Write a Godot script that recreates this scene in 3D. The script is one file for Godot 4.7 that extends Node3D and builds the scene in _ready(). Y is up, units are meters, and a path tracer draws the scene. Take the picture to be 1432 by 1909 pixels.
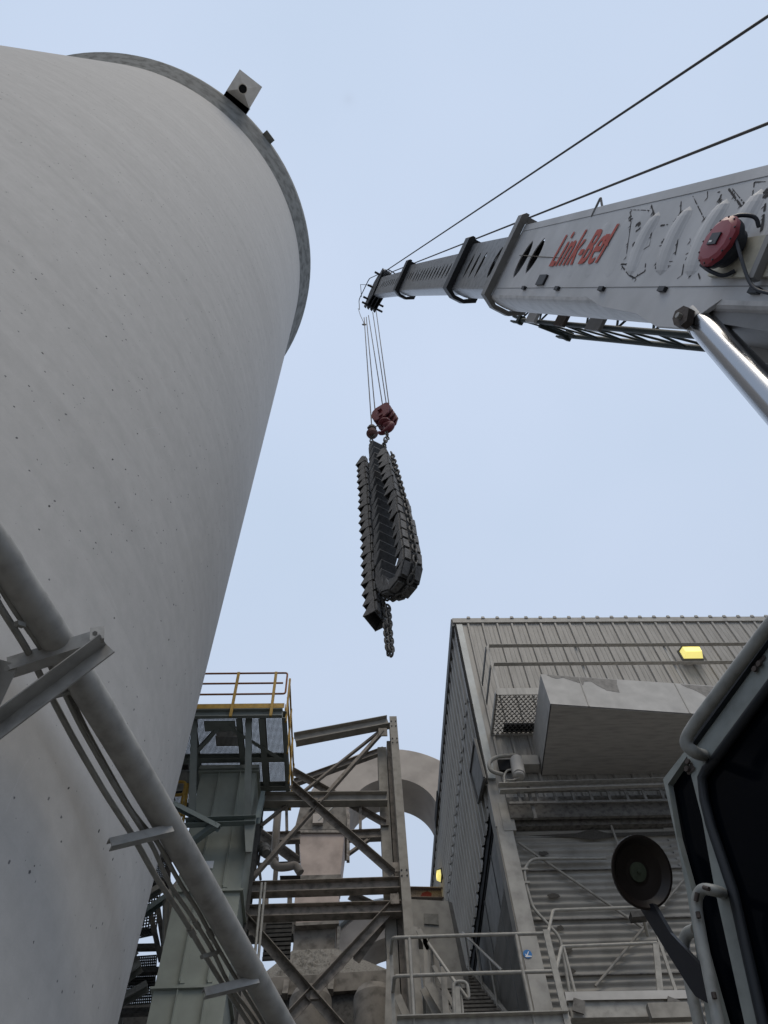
extends Node3D

var M := {}
var T := {}
var counts := {}
var rng := RandomNumberGenerator.new()
const EYE := Vector3(0, 1.6, 0)
# crane boom frame: root pin, direction along the boom, towards its upper side, towards its right side
const R0 := Vector3(3.029, 2.6, -0.219)
const BU := Vector3(-0.09779, 0.97326, -0.20784)
const BN := Vector3(0.41435, 0.2297, 0.88065)
const BW := Vector3(0.90485, 0, -0.42573)
const WC := -0.13   # boom centre line
const BF := Vector3(-0.42573, 0, -0.90485)   # horizontal heading of the crane
# hanging chain frame
const CA := Vector3(0.42544, 0, -5.73424)
const CE := Vector3(0.46947, 0, 0.88295)
const CW := Vector3(0.88295, 0, -0.46947)
# silo
const SC := Vector3(-8.854, 0, -5.955)
const SR := 6.92

func V(x: float, y: float, z: float) -> Vector3:
	return Vector3(x, y, z)

func B(s: float, n: float, w: float) -> Vector3:
	return R0 + BU * s + BN * n + BW * w

# ------------------------------------------------------------------ node helpers
func numbered(parent: Node, called: String) -> String:
	var key := str(parent.get_instance_id()) + called
	var k: int = counts.get(key, 0)
	counts[key] = k + 1
	return called if k == 0 else "%s_%03d" % [called, k]

func wpos(n: Node) -> Vector3:
	var p := Vector3.ZERO
	while n != self and n is Node3D:
		p += n.position
		n = n.get_parent()
	return p

func tag(o: Node, label: String, category: String, group := "") -> void:
	o.set_meta("label", label)
	o.set_meta("category", category)
	if group != "":
		o.set_meta("group", group)

func thing(called: String, label: String, category: String, at := Vector3.ZERO, group := "") -> Node3D:
	var o := Node3D.new()
	o.name = numbered(self, called)
	o.position = at
	add_child(o, true)
	tag(o, label, category, group)
	return o

func S() -> SurfaceTool:
	var s := SurfaceTool.new()
	s.begin(Mesh.PRIMITIVE_TRIANGLES)
	return s

func mesh_of(s: SurfaceTool, m: Material) -> ArrayMesh:
	var a := s.commit()
	a.surface_set_material(0, m)
	return a

func put(called: String, s: SurfaceTool, m: Material, parent: Node = self, label := "") -> MeshInstance3D:
	return place(called, mesh_of(s, m), Vector3.ZERO, parent, label)

func place(called: String, mesh: Mesh, at: Vector3, parent: Node = self, label := "", basis := Basis()) -> MeshInstance3D:
	var o := MeshInstance3D.new()
	o.mesh = mesh
	o.name = numbered(parent, called)
	o.transform = Transform3D(basis, at - wpos(parent))
	parent.add_child(o, true)
	if label != "":
		o.set_meta("label", label)
	return o

func stuff(o: Node) -> Node:
	o.set_meta("kind", "stuff")
	return o

# ------------------------------------------------------------------ shape helpers
func tri(s: SurfaceTool, a: Vector3, b: Vector3, c: Vector3, n: Vector3) -> void:
	s.set_normal(n)
	if (b - a).cross(c - a).dot(n) > 0.0:
		s.add_vertex(a); s.add_vertex(c); s.add_vertex(b)
	else:
		s.add_vertex(a); s.add_vertex(b); s.add_vertex(c)

func tri3(s: SurfaceTool, p: Array, n: Array) -> void:
	var o := [0, 1, 2]
	var g: Vector3 = n[0] + n[1] + n[2]
	if (p[1] - p[0]).cross(p[2] - p[0]).dot(g) > 0.0:
		o = [0, 2, 1]
	for k in o:
		s.set_normal(n[k])
		s.add_vertex(p[k])

func quad(s: SurfaceTool, a: Vector3, b: Vector3, c: Vector3, d: Vector3, away: Vector3) -> void:
	var n := (c - a).cross(d - b).normalized()
	if n.dot((a + b + c + d) * 0.25 - away) < 0.0:
		n = -n
	tri(s, a, b, c, n)
	tri(s, a, c, d, n)

func hexa(s: SurfaceTool, p: Array) -> void:   # p0..p3 one face round, p4..p7 the opposite face
	var c := Vector3.ZERO
	for q in p:
		c += q / 8.0
	for f in [[0, 1, 2, 3], [4, 5, 6, 7], [0, 1, 5, 4], [1, 2, 6, 5], [2, 3, 7, 6], [3, 0, 4, 7]]:
		quad(s, p[f[0]], p[f[1]], p[f[2]], p[f[3]], c)

func box(s: SurfaceTool, c: Vector3, ax: Vector3, ay: Vector3, az: Vector3) -> void:   # half axes
	hexa(s, [c - ax - ay - az, c + ax - ay - az, c + ax + ay - az, c - ax + ay - az, c - ax - ay + az, c + ax - ay + az, c + ax + ay + az, c - ax + ay + az])

func abox(s: SurfaceTool, lo: Vector3, hi: Vector3) -> void:
	var h := (hi - lo) * 0.5
	box(s, (lo + hi) * 0.5, Vector3(h.x, 0, 0), Vector3(0, h.y, 0), Vector3(0, 0, h.z))

func frame(a: Vector3, b: Vector3, up: Vector3) -> Array:
	var d := (b - a).normalized()
	if absf(d.dot(up)) > 0.98:
		up = Vector3(0, 0, 1) if absf(d.z) < 0.9 else Vector3(1, 0, 0)
	var side := d.cross(up).normalized()
	return [d, side, side.cross(d).normalized()]

func bar(s: SurfaceTool, a: Vector3, b: Vector3, w: float, h: float, up := Vector3.UP) -> void:   # w sideways, h along up
	var f := frame(a, b, up)
	box(s, (a + b) * 0.5, (b - a) * 0.5, f[1] * w * 0.5, f[2] * h * 0.5)

func ibeam(s: SurfaceTool, a: Vector3, b: Vector3, depth: float, flange: float, up := Vector3.UP) -> void:
	var f := frame(a, b, up)
	var t := maxf(0.012, depth * 0.06)
	for k in [-1, 1]:
		var o: Vector3 = f[2] * (depth - t) * 0.5 * k
		box(s, (a + b) * 0.5 + o, (b - a) * 0.5, f[1] * flange * 0.5, f[2] * t * 0.5)
	box(s, (a + b) * 0.5, (b - a) * 0.5, f[1] * t * 0.35, f[2] * (depth * 0.5 - t))

func channel(s: SurfaceTool, a: Vector3, b: Vector3, depth: float, flange: float, up := Vector3.UP, side := 1.0) -> void:
	var f := frame(a, b, up)
	var t := maxf(0.008, depth * 0.06)
	box(s, (a + b) * 0.5, (b - a) * 0.5, f[1] * t * 0.5, f[2] * depth * 0.5)
	for k in [-1, 1]:
		box(s, (a + b) * 0.5 + f[2] * (depth - t) * 0.5 * k + f[1] * side * (flange * 0.5 + t * 0.5), (b - a) * 0.5, f[1] * flange * 0.5, f[2] * t * 0.5)

func angle(s: SurfaceTool, a: Vector3, b: Vector3, leg: float, up := Vector3.UP, side := 1.0) -> void:
	var f := frame(a, b, up)
	var t := maxf(0.008, leg * 0.1)
	box(s, (a + b) * 0.5, (b - a) * 0.5, f[1] * t * 0.5, f[2] * leg * 0.5)
	box(s, (a + b) * 0.5 - f[2] * (leg - t) * 0.5 + f[1] * side * (leg * 0.5 + t * 0.5), (b - a) * 0.5, f[1] * leg * 0.5, f[2] * t * 0.5)

func tube(s: SurfaceTool, pts: Array, r, sides := 10, caps := true) -> void:
	var n := pts.size()
	var d0: Vector3 = (pts[1] - pts[0]).normalized()
	var side := d0.cross(Vector3.UP if absf(d0.y) < 0.9 else Vector3.RIGHT).normalized()
	var rings := []
	var dirs := []
	for i in n:
		var d: Vector3 = (pts[mini(i + 1, n - 1)] - pts[maxi(i - 1, 0)]).normalized()
		side = (side - d * side.dot(d)).normalized()
		var up := side.cross(d)
		var ring := []
		var rr: float = r[i] if r is Array else r
		for k in sides:
			var a := TAU * k / sides
			ring.append([pts[i] + (side * cos(a) + up * sin(a)) * rr, side * cos(a) + up * sin(a)])
		rings.append(ring)
		dirs.append(d)
	for i in n - 1:
		for k in sides:
			var q: int = (k + 1) % sides
			var A = rings[i][k]; var Bq = rings[i][q]; var Cq = rings[i + 1][q]; var D = rings[i + 1][k]
			tri3(s, [A[0], Bq[0], Cq[0]], [A[1], Bq[1], Cq[1]])
			tri3(s, [A[0], Cq[0], D[0]], [A[1], Cq[1], D[1]])
	if caps:
		for e in [0, n - 1]:
			var dn: Vector3 = -dirs[0] if e == 0 else dirs[n - 1]
			for k in sides:
				tri(s, pts[e], rings[e][k][0], rings[e][(k + 1) % sides][0], dn)

func lathe(s: SurfaceTool, o: Vector3, axis: Vector3, prof: Array, sides := 24, smooth := false) -> void:   # prof: [radius, height]
	axis = axis.normalized()
	var x := axis.cross(Vector3.UP if absf(axis.y) < 0.9 else Vector3.RIGHT).normalized()
	var y := axis.cross(x)
	for i in prof.size() - 1:
		var r0: float = prof[i][0]; var h0: float = prof[i][1]
		var r1: float = prof[i + 1][0]; var h1: float = prof[i + 1][1]
		var L := Vector2(r1 - r0, h1 - h0)
		if L.length() < 1e-6:
			continue
		for k in sides:
			var a0 := TAU * k / sides
			var a1 := TAU * (k + 1) / sides
			var d0 := x * cos(a0) + y * sin(a0)
			var d1 := x * cos(a1) + y * sin(a1)
			var n0 := (d0 * L.y - axis * L.x).normalized()
			var n1 := (d1 * L.y - axis * L.x).normalized()
			var p := [o + axis * h0 + d0 * r0, o + axis * h0 + d1 * r0, o + axis * h1 + d1 * r1, o + axis * h1 + d0 * r1]
			if r0 > 1e-6:
				tri3(s, [p[0], p[1], p[2]], [n0, n1, n1])
			if r1 > 1e-6:
				tri3(s, [p[0], p[2], p[3]], [n0, n1, n0])

func prism(s: SurfaceTool, pts: PackedVector2Array, o: Vector3, ax: Vector3, ay: Vector3, dv: Vector3) -> void:
	var idx := Geometry2D.triangulate_polygon(pts)
	var n := dv.normalized()
	var w := []
	for p in pts:
		w.append(o + ax * p.x + ay * p.y)
	for i in range(0, idx.size(), 3):
		tri(s, w[idx[i]], w[idx[i + 1]], w[idx[i + 2]], -n)
		tri(s, w[idx[i]] + dv, w[idx[i + 1]] + dv, w[idx[i + 2]] + dv, n)
	var ccw := not Geometry2D.is_polygon_clockwise(pts)
	for i in w.size():
		var a: Vector3 = w[i]
		var b: Vector3 = w[(i + 1) % w.size()]
		var e := (b - a)
		if e.length() < 1e-6:
			continue
		var pa := pts[i]; var pb := pts[(i + 1) % pts.size()]
		var o2 := Vector2(pb.y - pa.y, pa.x - pb.x).normalized()
		if not ccw:
			o2 = -o2
		# Geometry2D calls a polygon clockwise in y-down terms; choose the sign that leaves the polygon
		if Geometry2D.is_point_in_polygon((pa + pb) * 0.5 + o2 * 0.0005, pts):
			o2 = -o2
		var nn := (ax * o2.x + ay * o2.y).normalized()
		tri(s, a, b, b + dv, nn)
		tri(s, a, b + dv, a + dv, nn)

func path_prism(s: SurfaceTool, p3: Array, dv: Vector3) -> void:   # planar polygon given in space, thickened by dv
	var o: Vector3 = p3[0]
	var n := dv.normalized()
	var ax: Vector3 = (p3[1] - p3[0])
	ax = (ax - n * ax.dot(n)).normalized()
	var ay := n.cross(ax)
	var q := PackedVector2Array()
	for p in p3:
		q.append(Vector2((p - o).dot(ax), (p - o).dot(ay)))
	prism(s, q, o, ax, ay, dv)

func arc(c: Vector3, ax: Vector3, ay: Vector3, r: float, a0: float, a1: float, n: int) -> Array:
	var out := []
	for i in n + 1:
		var a := lerpf(a0, a1, float(i) / n)
		out.append(c + (ax * cos(a) + ay * sin(a)) * r)
	return out

func soften(pts: Array, r := 0.06, steps := 4) -> Array:   # rounds the corners of a polyline
	var out := [pts[0]]
	for i in range(1, pts.size() - 1):
		var p: Vector3 = pts[i]
		var a: Vector3 = p + (pts[i - 1] - p).limit_length(minf(r, (pts[i - 1] - p).length() * 0.45))
		var b: Vector3 = p + (pts[i + 1] - p).limit_length(minf(r, (pts[i + 1] - p).length() * 0.45))
		for k in steps + 1:
			var t := float(k) / steps
			out.append(a.lerp(p, t).lerp(p.lerp(b, t), t))
	out.append(pts[pts.size() - 1])
	return out

# ------------------------------------------------------------------ materials
func noise_tex(seed_: int, freq: float, lo: float, hi: float, oct := 5, size := 512, mid := -1.0, warp := 0.0) -> NoiseTexture2D:
	var n := FastNoiseLite.new()
	n.seed = seed_
	n.frequency = freq
	n.noise_type = FastNoiseLite.TYPE_SIMPLEX_SMOOTH
	n.fractal_octaves = oct
	n.fractal_gain = 0.55
	if warp > 0.0:
		n.domain_warp_enabled = true
		n.domain_warp_amplitude = warp
		n.domain_warp_frequency = freq
	var t := NoiseTexture2D.new()
	t.width = size
	t.height = size
	t.seamless = true
	t.noise = n
	var g := Gradient.new()
	g.set_color(0, Color(lo, lo, lo))
	g.set_color(1, Color(hi, hi, hi))
	if mid > 0.0:
		g.add_point(0.5, Color(mid, mid, mid))
	t.color_ramp = g
	return t

func mat(called: String, lin: Color, rough := 0.75, metal := 0.0, tex := "grunge", scale := 0.5, stretch := Vector3.ONE, spec := 0.4) -> StandardMaterial3D:
	var m := StandardMaterial3D.new()
	m.resource_name = called
	m.albedo_color = lin.linear_to_srgb()
	m.roughness = rough
	m.metallic = metal
	m.metallic_specular = spec
	if tex != "":
		m.albedo_texture = T[tex]
		m.uv1_triplanar = true
		m.uv1_world_triplanar = true
		m.uv1_scale = stretch * scale
		m.uv1_triplanar_sharpness = 4.0
	M[called] = m
	return m

func bumpy(m: StandardMaterial3D, tex: String, k: float) -> void:
	m.normal_enabled = true
	m.normal_texture = T[tex]
	m.normal_scale = k

func concrete_image() -> ImageTexture:
	var n := FastNoiseLite.new()
	n.seed = 5; n.frequency = 0.02; n.fractal_octaves = 6; n.fractal_gain = 0.65
	var im := n.get_seamless_image(1024, 1024)
	im.convert(Image.FORMAT_RGB8)
	# soften the grain to a narrow band of light greys
	var r := RandomNumberGenerator.new()
	r.seed = 77
	for y in 1024:
		var lift := int(y / 204.8)
		var tone: float = [0.0, -0.018, 0.012, -0.008, 0.016][lift % 5]
		if y % 205 < 2:
			tone -= 0.03
		for x in 1024:
			var v := im.get_pixel(x, y).r + tone * 8.0
			var k := 0.925 + 0.055 * v + r.randf() * 0.02
			im.set_pixel(x, y, Color(k, k * 0.995, k * 0.985))
	for i in 560:   # air holes left by the formwork
		var cx := r.randi_range(4, 1019); var cy := r.randi_range(6, 1017)
		var big := r.randf()
		var rx := 0.62 + big * big * big * 1.5; var ry := rx * r.randf_range(1.0, 1.9)
		var dark := r.randf_range(0.3, 0.62)
		for dy in range(-5, 6):
			for dx in range(-4, 5):
				var q := Vector2((dx + dy * 0.3) / rx, dy / ry).length() + r.randf() * 0.25
				if q < 1.0:
					im.set_pixel(cx + dx, cy + dy, Color(dark, dark, dark * 1.02))
	for i in 26:   # fine scratches and dribbles
		var cx := float(r.randi_range(20, 1000)); var cy := float(r.randi_range(20, 1000))
		var a := r.randf_range(-0.35, 0.35) + (PI / 2 if i % 3 == 0 else 0.0)
		for k in r.randi_range(20, 90):
			cx = fposmod(cx + cos(a), 1024.0); cy = fposmod(cy + sin(a), 1024.0)
			a += r.randf_range(-0.06, 0.06)
			var c := im.get_pixel(int(cx), int(cy))
			im.set_pixel(int(cx), int(cy), c * 1.06)
	return ImageTexture.create_from_image(im)

func make_materials() -> void:
	T.grunge = noise_tex(11, 0.012, 0.8, 1.0, 6, 512, 0.93)
	T.soft = noise_tex(12, 0.006, 0.88, 1.0, 4)
	T.streak = noise_tex(13, 0.02, 0.82, 1.0, 5, 512, 0.93)
	T.dirt = noise_tex(14, 0.016, 0.62, 1.0, 6, 512, 0.9, 20.0)
	T.bands = noise_tex(15, 0.014, 0.955, 1.0, 5)
	T.concrete = concrete_image()
	var bn := FastNoiseLite.new()
	bn.seed = 21; bn.frequency = 0.03; bn.fractal_octaves = 5
	var bt := NoiseTexture2D.new()
	bt.width = 512; bt.height = 512; bt.seamless = true; bt.as_normal_map = true; bt.bump_strength = 5.0; bt.noise = bn
	T.bump = bt
	mat("ground", Color(0.2, 0.192, 0.176), 0.95, 0, "dirt", 0.15)
	var c := mat("concrete", Color(0.535, 0.527, 0.52), 0.9, 0, "")
	c.albedo_texture = T.concrete
	c.detail_enabled = true
	c.detail_blend_mode = BaseMaterial3D.BLEND_MODE_MUL
	c.detail_albedo = T.bands
	c.detail_uv_layer = BaseMaterial3D.DETAIL_UV_2
	mat("hopper_white", Color(0.85, 0.8, 0.73), 0.6, 0, "soft", 1.0)
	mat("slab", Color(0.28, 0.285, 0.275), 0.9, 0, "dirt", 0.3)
	mat("pipe_paint", Color(0.35, 0.342, 0.322), 0.62, 0.0, "grunge", 0.7)
	mat("galvanised", Color(0.37, 0.365, 0.35), 0.5, 0.35, "grunge", 0.9)
	mat("conduit", Color(0.27, 0.265, 0.245), 0.6, 0.0, "grunge", 0.9)
	mat("green_paint", Color(0.31, 0.335, 0.297), 0.5, 0.0, "soft", 0.4)
	mat("dark_green_paint", Color(0.22, 0.242, 0.228), 0.55, 0.0, "soft", 0.6)
	mat("blue_steel", Color(0.22, 0.262, 0.258), 0.5, 0.0, "soft", 0.6)
	mat("yellow_paint", Color(0.46, 0.28, 0.05), 0.55, 0.0, "grunge", 1.0)
	mat("rusty_rail", Color(0.34, 0.14, 0.06), 0.7, 0.0, "grunge", 1.0)
	mat("grate", Color(0.16, 0.17, 0.17), 0.6, 0.3, "soft", 1.0)
	mat("frame_steel", Color(0.3, 0.265, 0.23), 0.7, 0.0, "dirt", 0.55)
	mat("column_paint", Color(0.34, 0.32, 0.285), 0.7, 0.0, "grunge", 0.5)
	mat("dark_steel", Color(0.085, 0.082, 0.077), 0.7, 0.0, "dirt", 0.8)
	mat("duct_plate", Color(0.44, 0.395, 0.352), 0.75, 0.0, "grunge", 0.1)
	mat("duct_pink", Color(0.48, 0.395, 0.345), 0.8, 0.0, "grunge", 0.15)
	mat("dusty_plate", Color(0.25, 0.228, 0.2), 0.95, 0.0, "dirt", 0.22)
	mat("dust", Color(0.22, 0.205, 0.18), 1.0, 0.0, "dirt", 1.4)
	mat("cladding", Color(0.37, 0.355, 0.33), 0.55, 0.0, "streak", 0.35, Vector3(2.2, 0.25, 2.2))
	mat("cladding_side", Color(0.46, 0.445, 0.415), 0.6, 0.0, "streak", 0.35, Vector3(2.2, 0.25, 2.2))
	mat("cladding_low", Color(0.34, 0.322, 0.29), 0.8, 0.0, "grunge", 0.22)
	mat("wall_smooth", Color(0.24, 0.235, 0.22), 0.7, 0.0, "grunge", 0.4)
	mat("trim_light", Color(0.42, 0.405, 0.375), 0.6, 0.0, "grunge", 0.4)
	mat("flashing", Color(0.4, 0.43, 0.44), 0.5, 0.1, "soft", 0.6)
	mat("trim_dark", Color(0.14, 0.14, 0.138), 0.7, 0.0, "grunge", 0.6)
	mat("gap", Color(0.015, 0.016, 0.018), 0.9, 0.0, "")
	mat("duct_box", Color(0.52, 0.505, 0.48), 0.65, 0.0, "soft", 0.5)
	mat("peel", Color(0.3, 0.285, 0.265), 0.8, 0.0, "grunge", 1.0)
	mat("wood_underside", Color(0.47, 0.45, 0.425), 0.8, 0.0, "streak", 0.5, Vector3(0.35, 1.0, 2.4))
	mat("rail_paint", Color(0.4, 0.385, 0.35), 0.6, 0.0, "grunge", 0.9)
	mat("stair_paint", Color(0.2, 0.19, 0.175), 0.75, 0.0, "dirt", 0.9)
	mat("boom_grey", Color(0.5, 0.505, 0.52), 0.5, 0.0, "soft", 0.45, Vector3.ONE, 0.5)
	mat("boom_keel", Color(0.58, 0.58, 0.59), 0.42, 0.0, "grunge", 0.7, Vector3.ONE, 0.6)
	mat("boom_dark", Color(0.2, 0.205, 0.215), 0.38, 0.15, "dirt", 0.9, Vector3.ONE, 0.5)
	mat("boom_shine", Color(0.36, 0.37, 0.39), 0.35, 0.5, "grunge", 1.2)
	mat("collar_black", Color(0.03, 0.034, 0.042), 0.5, 0.0, "soft", 1.0)
	mat("collar_grey", Color(0.22, 0.22, 0.222), 0.5, 0.0, "soft", 1.0)
	mat("black", Color(0.012, 0.013, 0.016), 0.6, 0.0, "")
	mat("decal_red", Color(0.48, 0.07, 0.045), 0.6, 0.0, "grunge", 2.0)
	mat("decal_black", Color(0.03, 0.03, 0.035), 0.8, 0.0, "")
	mat("reel_red", Color(0.27, 0.03, 0.045), 0.4, 0.0, "soft", 1.5)
	mat("reel_dark", Color(0.02, 0.024, 0.035), 0.45, 0.0, "")
	mat("cream_plate", Color(0.5, 0.48, 0.4), 0.6, 0.0, "grunge", 1.5)
	mat("brown_pin", Color(0.075, 0.06, 0.055), 0.7, 0.0, "dirt", 3.0)
	mat("chrome", Color(0.36, 0.37, 0.39), 0.2, 1.0, "")
	mat("jib_green", Color(0.035, 0.05, 0.05), 0.6, 0.0, "soft", 1.0)
	mat("rope", Color(0.06, 0.057, 0.055), 0.6, 0.3, "")
	mat("hook_red", Color(0.17, 0.03, 0.038), 0.6, 0.0, "dirt", 1.8)
	mat("ball_brown", Color(0.14, 0.065, 0.06), 0.65, 0.0, "grunge", 2.0)
	mat("bucket_steel", Color(0.07, 0.07, 0.072), 0.6, 0.15, "dirt", 1.6)
	mat("bucket_face", Color(0.16, 0.158, 0.158), 0.65, 0.1, "dirt", 1.6)
	mat("chain_steel", Color(0.11, 0.107, 0.103), 0.6, 0.2, "grunge", 2.0)
	mat("cab_paint", Color(0.25, 0.275, 0.268), 0.42, 0.0, "grunge", 1.6, Vector3.ONE, 0.5)
	mat("cab_rail", Color(0.29, 0.3, 0.292), 0.45, 0.0, "grunge", 3.0)
	mat("gasket", Color(0.012, 0.015, 0.02), 0.5, 0.0, "")
	mat("cab_inside", Color(0.01, 0.011, 0.014), 0.8, 0.0, "")
	mat("mirror_back", Color(0.02, 0.0145, 0.012), 0.42, 0.0, "")
	mat("mirror_hub", Color(0.07, 0.085, 0.055), 0.6, 0.0, "grunge", 8.0)
	mat("arm_black", Color(0.008, 0.009, 0.013), 0.45, 0.0, "")
	mat("tyre", Color(0.02, 0.02, 0.02), 0.9, 0.0, "")
	mat("sign_blue", Color(0.02, 0.16, 0.42), 0.5, 0.0, "")
	mat("white_paint", Color(0.75, 0.76, 0.78), 0.6, 0.0, "")
	mat("rust_beam", Color(0.27, 0.225, 0.195), 0.9, 0.0, "dirt", 2.2)
	mat("rust_red", Color(0.2, 0.035, 0.03), 0.9, 0.0, "dirt", 3.0)
	mat("stain", Color(0.09, 0.082, 0.072), 0.95, 0.0, "grunge", 3.0)
	var g := mat("glass", Color(0.002, 0.003, 0.005), 0.1, 0.0, "")
	g.metallic_specular = 0.16
	var lens := mat("lamp_lens", Color(0.8, 0.7, 0.3), 0.3, 0.0, "")
	lens.emission_enabled = true
	lens.emission = Color(1.0, 0.95, 0.55)
	lens.emission_energy_multiplier = 0.75

# ------------------------------------------------------------------ the scene
func _ready() -> void:
	rng.seed = 4
	make_materials()
	var cam := Camera3D.new()
	cam.name = "camera"
	cam.fov = 67.3
	cam.near = 0.05
	cam.far = 4000.0
	cam.keep_aspect = Camera3D.KEEP_HEIGHT
	add_child(cam)
	cam.transform = Transform3D(Basis(V(0.998921,-0.040522,0.022669), V(-0.000836,0.472447,0.881359), V(-0.046424,-0.880427,0.471903)), EYE)
	cam.current = true
	var we := WorldEnvironment.new()
	we.name = "environment"
	var env := Environment.new()
	env.background_mode = Environment.BG_SKY
	var sky := Sky.new()
	var ps := PanoramaSkyMaterial.new()
	ps.panorama = sky_image()
	sky.sky_material = ps
	env.sky = sky
	env.background_energy_multiplier = 1.0
	env.tonemap_mode = Environment.TONE_MAPPER_LINEAR
	env.tonemap_exposure = 1.0
	env.sdfgi_enabled = true
	env.ssao_enabled = true
	env.ssil_enabled = true
	we.environment = env
	add_child(we)
	var sun := DirectionalLight3D.new()
	sun.name = "sun"
	sun.light_energy = 0.5
	sun.light_color = Color(1.0, 0.95, 0.87)
	sun.light_angular_distance = 30.0
	sun.shadow_enabled = true
	sun.rotation_degrees = Vector3(-60, 14, 0)
	add_child(sun)

	var gs := S()
	abox(gs, V(-1500, -1, -1500), V(1500, 0, 1500))
	put("ground", gs, M.ground).set_meta("kind", "structure")
	build_silo()
	build_building()
	build_frame()
	build_ducts()
	build_tower()
	build_stair_tower()
	build_catwalks()
	build_pipe()
	build_crane()
	build_cab()
	build_load()
	build_lamps()

func sky_image() -> ImageTexture:
	var n := FastNoiseLite.new()
	n.seed = 3; n.frequency = 0.9; n.fractal_octaves = 4
	var im := Image.create(512, 256, false, Image.FORMAT_RGBF)
	for y in 256:
		var el := (0.5 - (y + 0.5) / 256.0) * PI
		for x in 512:
			var az := (x + 0.5) / 512.0 * TAU
			var d := V(cos(el) * cos(az), sin(el), cos(el) * sin(az))
			var v := n.get_noise_3d(d.x * 1.6, d.y * 2.4, d.z * 1.6)
			var t := clampf(sin(maxf(el, 0.0)), 0, 1)
			var c := Color(0.52, 0.607, 0.755).lerp(Color(0.583, 0.688, 0.866), smoothstep(0.35, 1.0, t))
			c = c * (1.0 + v * 0.055)
			c.r *= 1.0 + v * 0.03
			im.set_pixel(x, y, c)
	return ImageTexture.create_from_image(im)

# ------------------------------------------------------------------ silo
func build_silo() -> void:
	var t := thing("concrete_silo", "tall round pale concrete silo filling the left side under a dark roof slab", "silo", SC)
	var s := S()
	var seg := 180
	var H := 33.3
	var rows := [0.0, 4.0, 8.0, 12.0, 16.0, 20.0, 24.0, 28.0, 32.0, H]
	for k in seg:
		for j in rows.size() - 1:
			var p := []
			for q in [[k, j], [k + 1, j], [k + 1, j + 1], [k, j + 1]]:
				var a: float = TAU * q[0] / seg
				p.append([V(cos(a), 0, sin(a)), V(SC.x + SR * cos(a), rows[q[1]], SC.z + SR * sin(a)), a * SR, rows[q[1]]])
			for o in [[0, 1, 2], [0, 2, 3]]:
				var ids: Array = o
				if (p[o[1]][1] - p[o[0]][1]).cross(p[o[2]][1] - p[o[0]][1]).dot(p[o[0]][0]) > 0:
					ids = [o[0], o[2], o[1]]
				for i in ids:
					s.set_normal(p[i][0])
					s.set_uv(Vector2(p[i][2] / 6.28, p[i][3] / 6.28))
					s.set_uv2(Vector2(p[i][2] / 26.0, p[i][3] / 3.1))
					s.add_vertex(p[i][1])
	put("shell", s, M.concrete, t)
	s = S()
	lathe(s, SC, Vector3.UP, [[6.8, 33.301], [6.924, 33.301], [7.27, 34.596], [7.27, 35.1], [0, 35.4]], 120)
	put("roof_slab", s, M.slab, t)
	# square drain hopper on the rim, seen from below
	var f := S()
	var c := V(-3.915,35,0.233)
	var out := V(c.x - SC.x, 0, c.z - SC.z).normalized()
	var sd := out.cross(Vector3.UP)
	var c1 := V(-4.073,35,0.899)
	var c2 := V(-3.264,35,0.337)
	var c3 := V(-3.792,35,-0.412)
	var c4 := V(-4.623,35,0.181)
	var cc := (c1 + c2 + c3 + c4) * 0.25
	var ap := cc + V(0, -0.42, 0)
	for e in [[c1, c2], [c2, c3], [c3, c4], [c4, c1]]:
		quad(f, e[0], e[1], ap + (e[1] - cc) * 0.25, ap + (e[0] - cc) * 0.25, cc)
	put("drain_hopper", f, M.hopper_white, t)
	f = S()
	for e in [[c1, c2], [c2, c3], [c3, c4], [c4, c1]]:
		bar(f, e[0], e[1], 0.09, 0.12)
	f = S()
	var inw := -V(out.x, 0, out.z)
	hexa(f, [c4 + V(0, 0.02, 0), c3 + V(0, 0.02, 0), c3 + inw * 0.9 + V(0, 0.02, 0), c4 + inw * 0.9 + V(0, 0.02, 0), c4 + V(0, 0.3, 0), c3 + V(0, 0.3, 0), c3 + inw * 0.9 + V(0, 0.3, 0), c4 + inw * 0.9 + V(0, 0.3, 0)])
	put("ledge", f, M.slab, t)
	var hood: Node = t.get_node("drain_hopper")
	put("rim", f, M.column_paint, hood)
	f = S()
	lathe(f, cc + V(0, -0.52, 0), V(0, 1, 0), [[0.15, 0.02], [0.15, 0], [0.18, 0], [0.18, 0.2], [0.15, 0.2]], 20)
	put("outlet", f, M.hopper_white, hood)
	f = S()
	lathe(f, cc + V(0, -0.5, 0), V(0, 1, 0), [[0, 0], [0.15, 0.0]], 20)
	put("outlet_hole", f, M.gap, hood)
	f = S()
	var b1 := V(-2.999,34.8,-1.291)
	bar(f, b1 - V(b1.x - SC.x, 0, b1.z - SC.z).normalized() * 0.5, b1, 0.45, 0.12)
	put("rim_bracket", f, M.slab, t)
	f = S()
	var b2 := V(-2.615,34.6,-9.319)
	bar(f, b2 - (b2 - V(SC.x, 34.6, SC.z)).normalized() * 0.5, b2, 0.06, 0.12)
	put("rim_bracket", f, M.slab, t)

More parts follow.
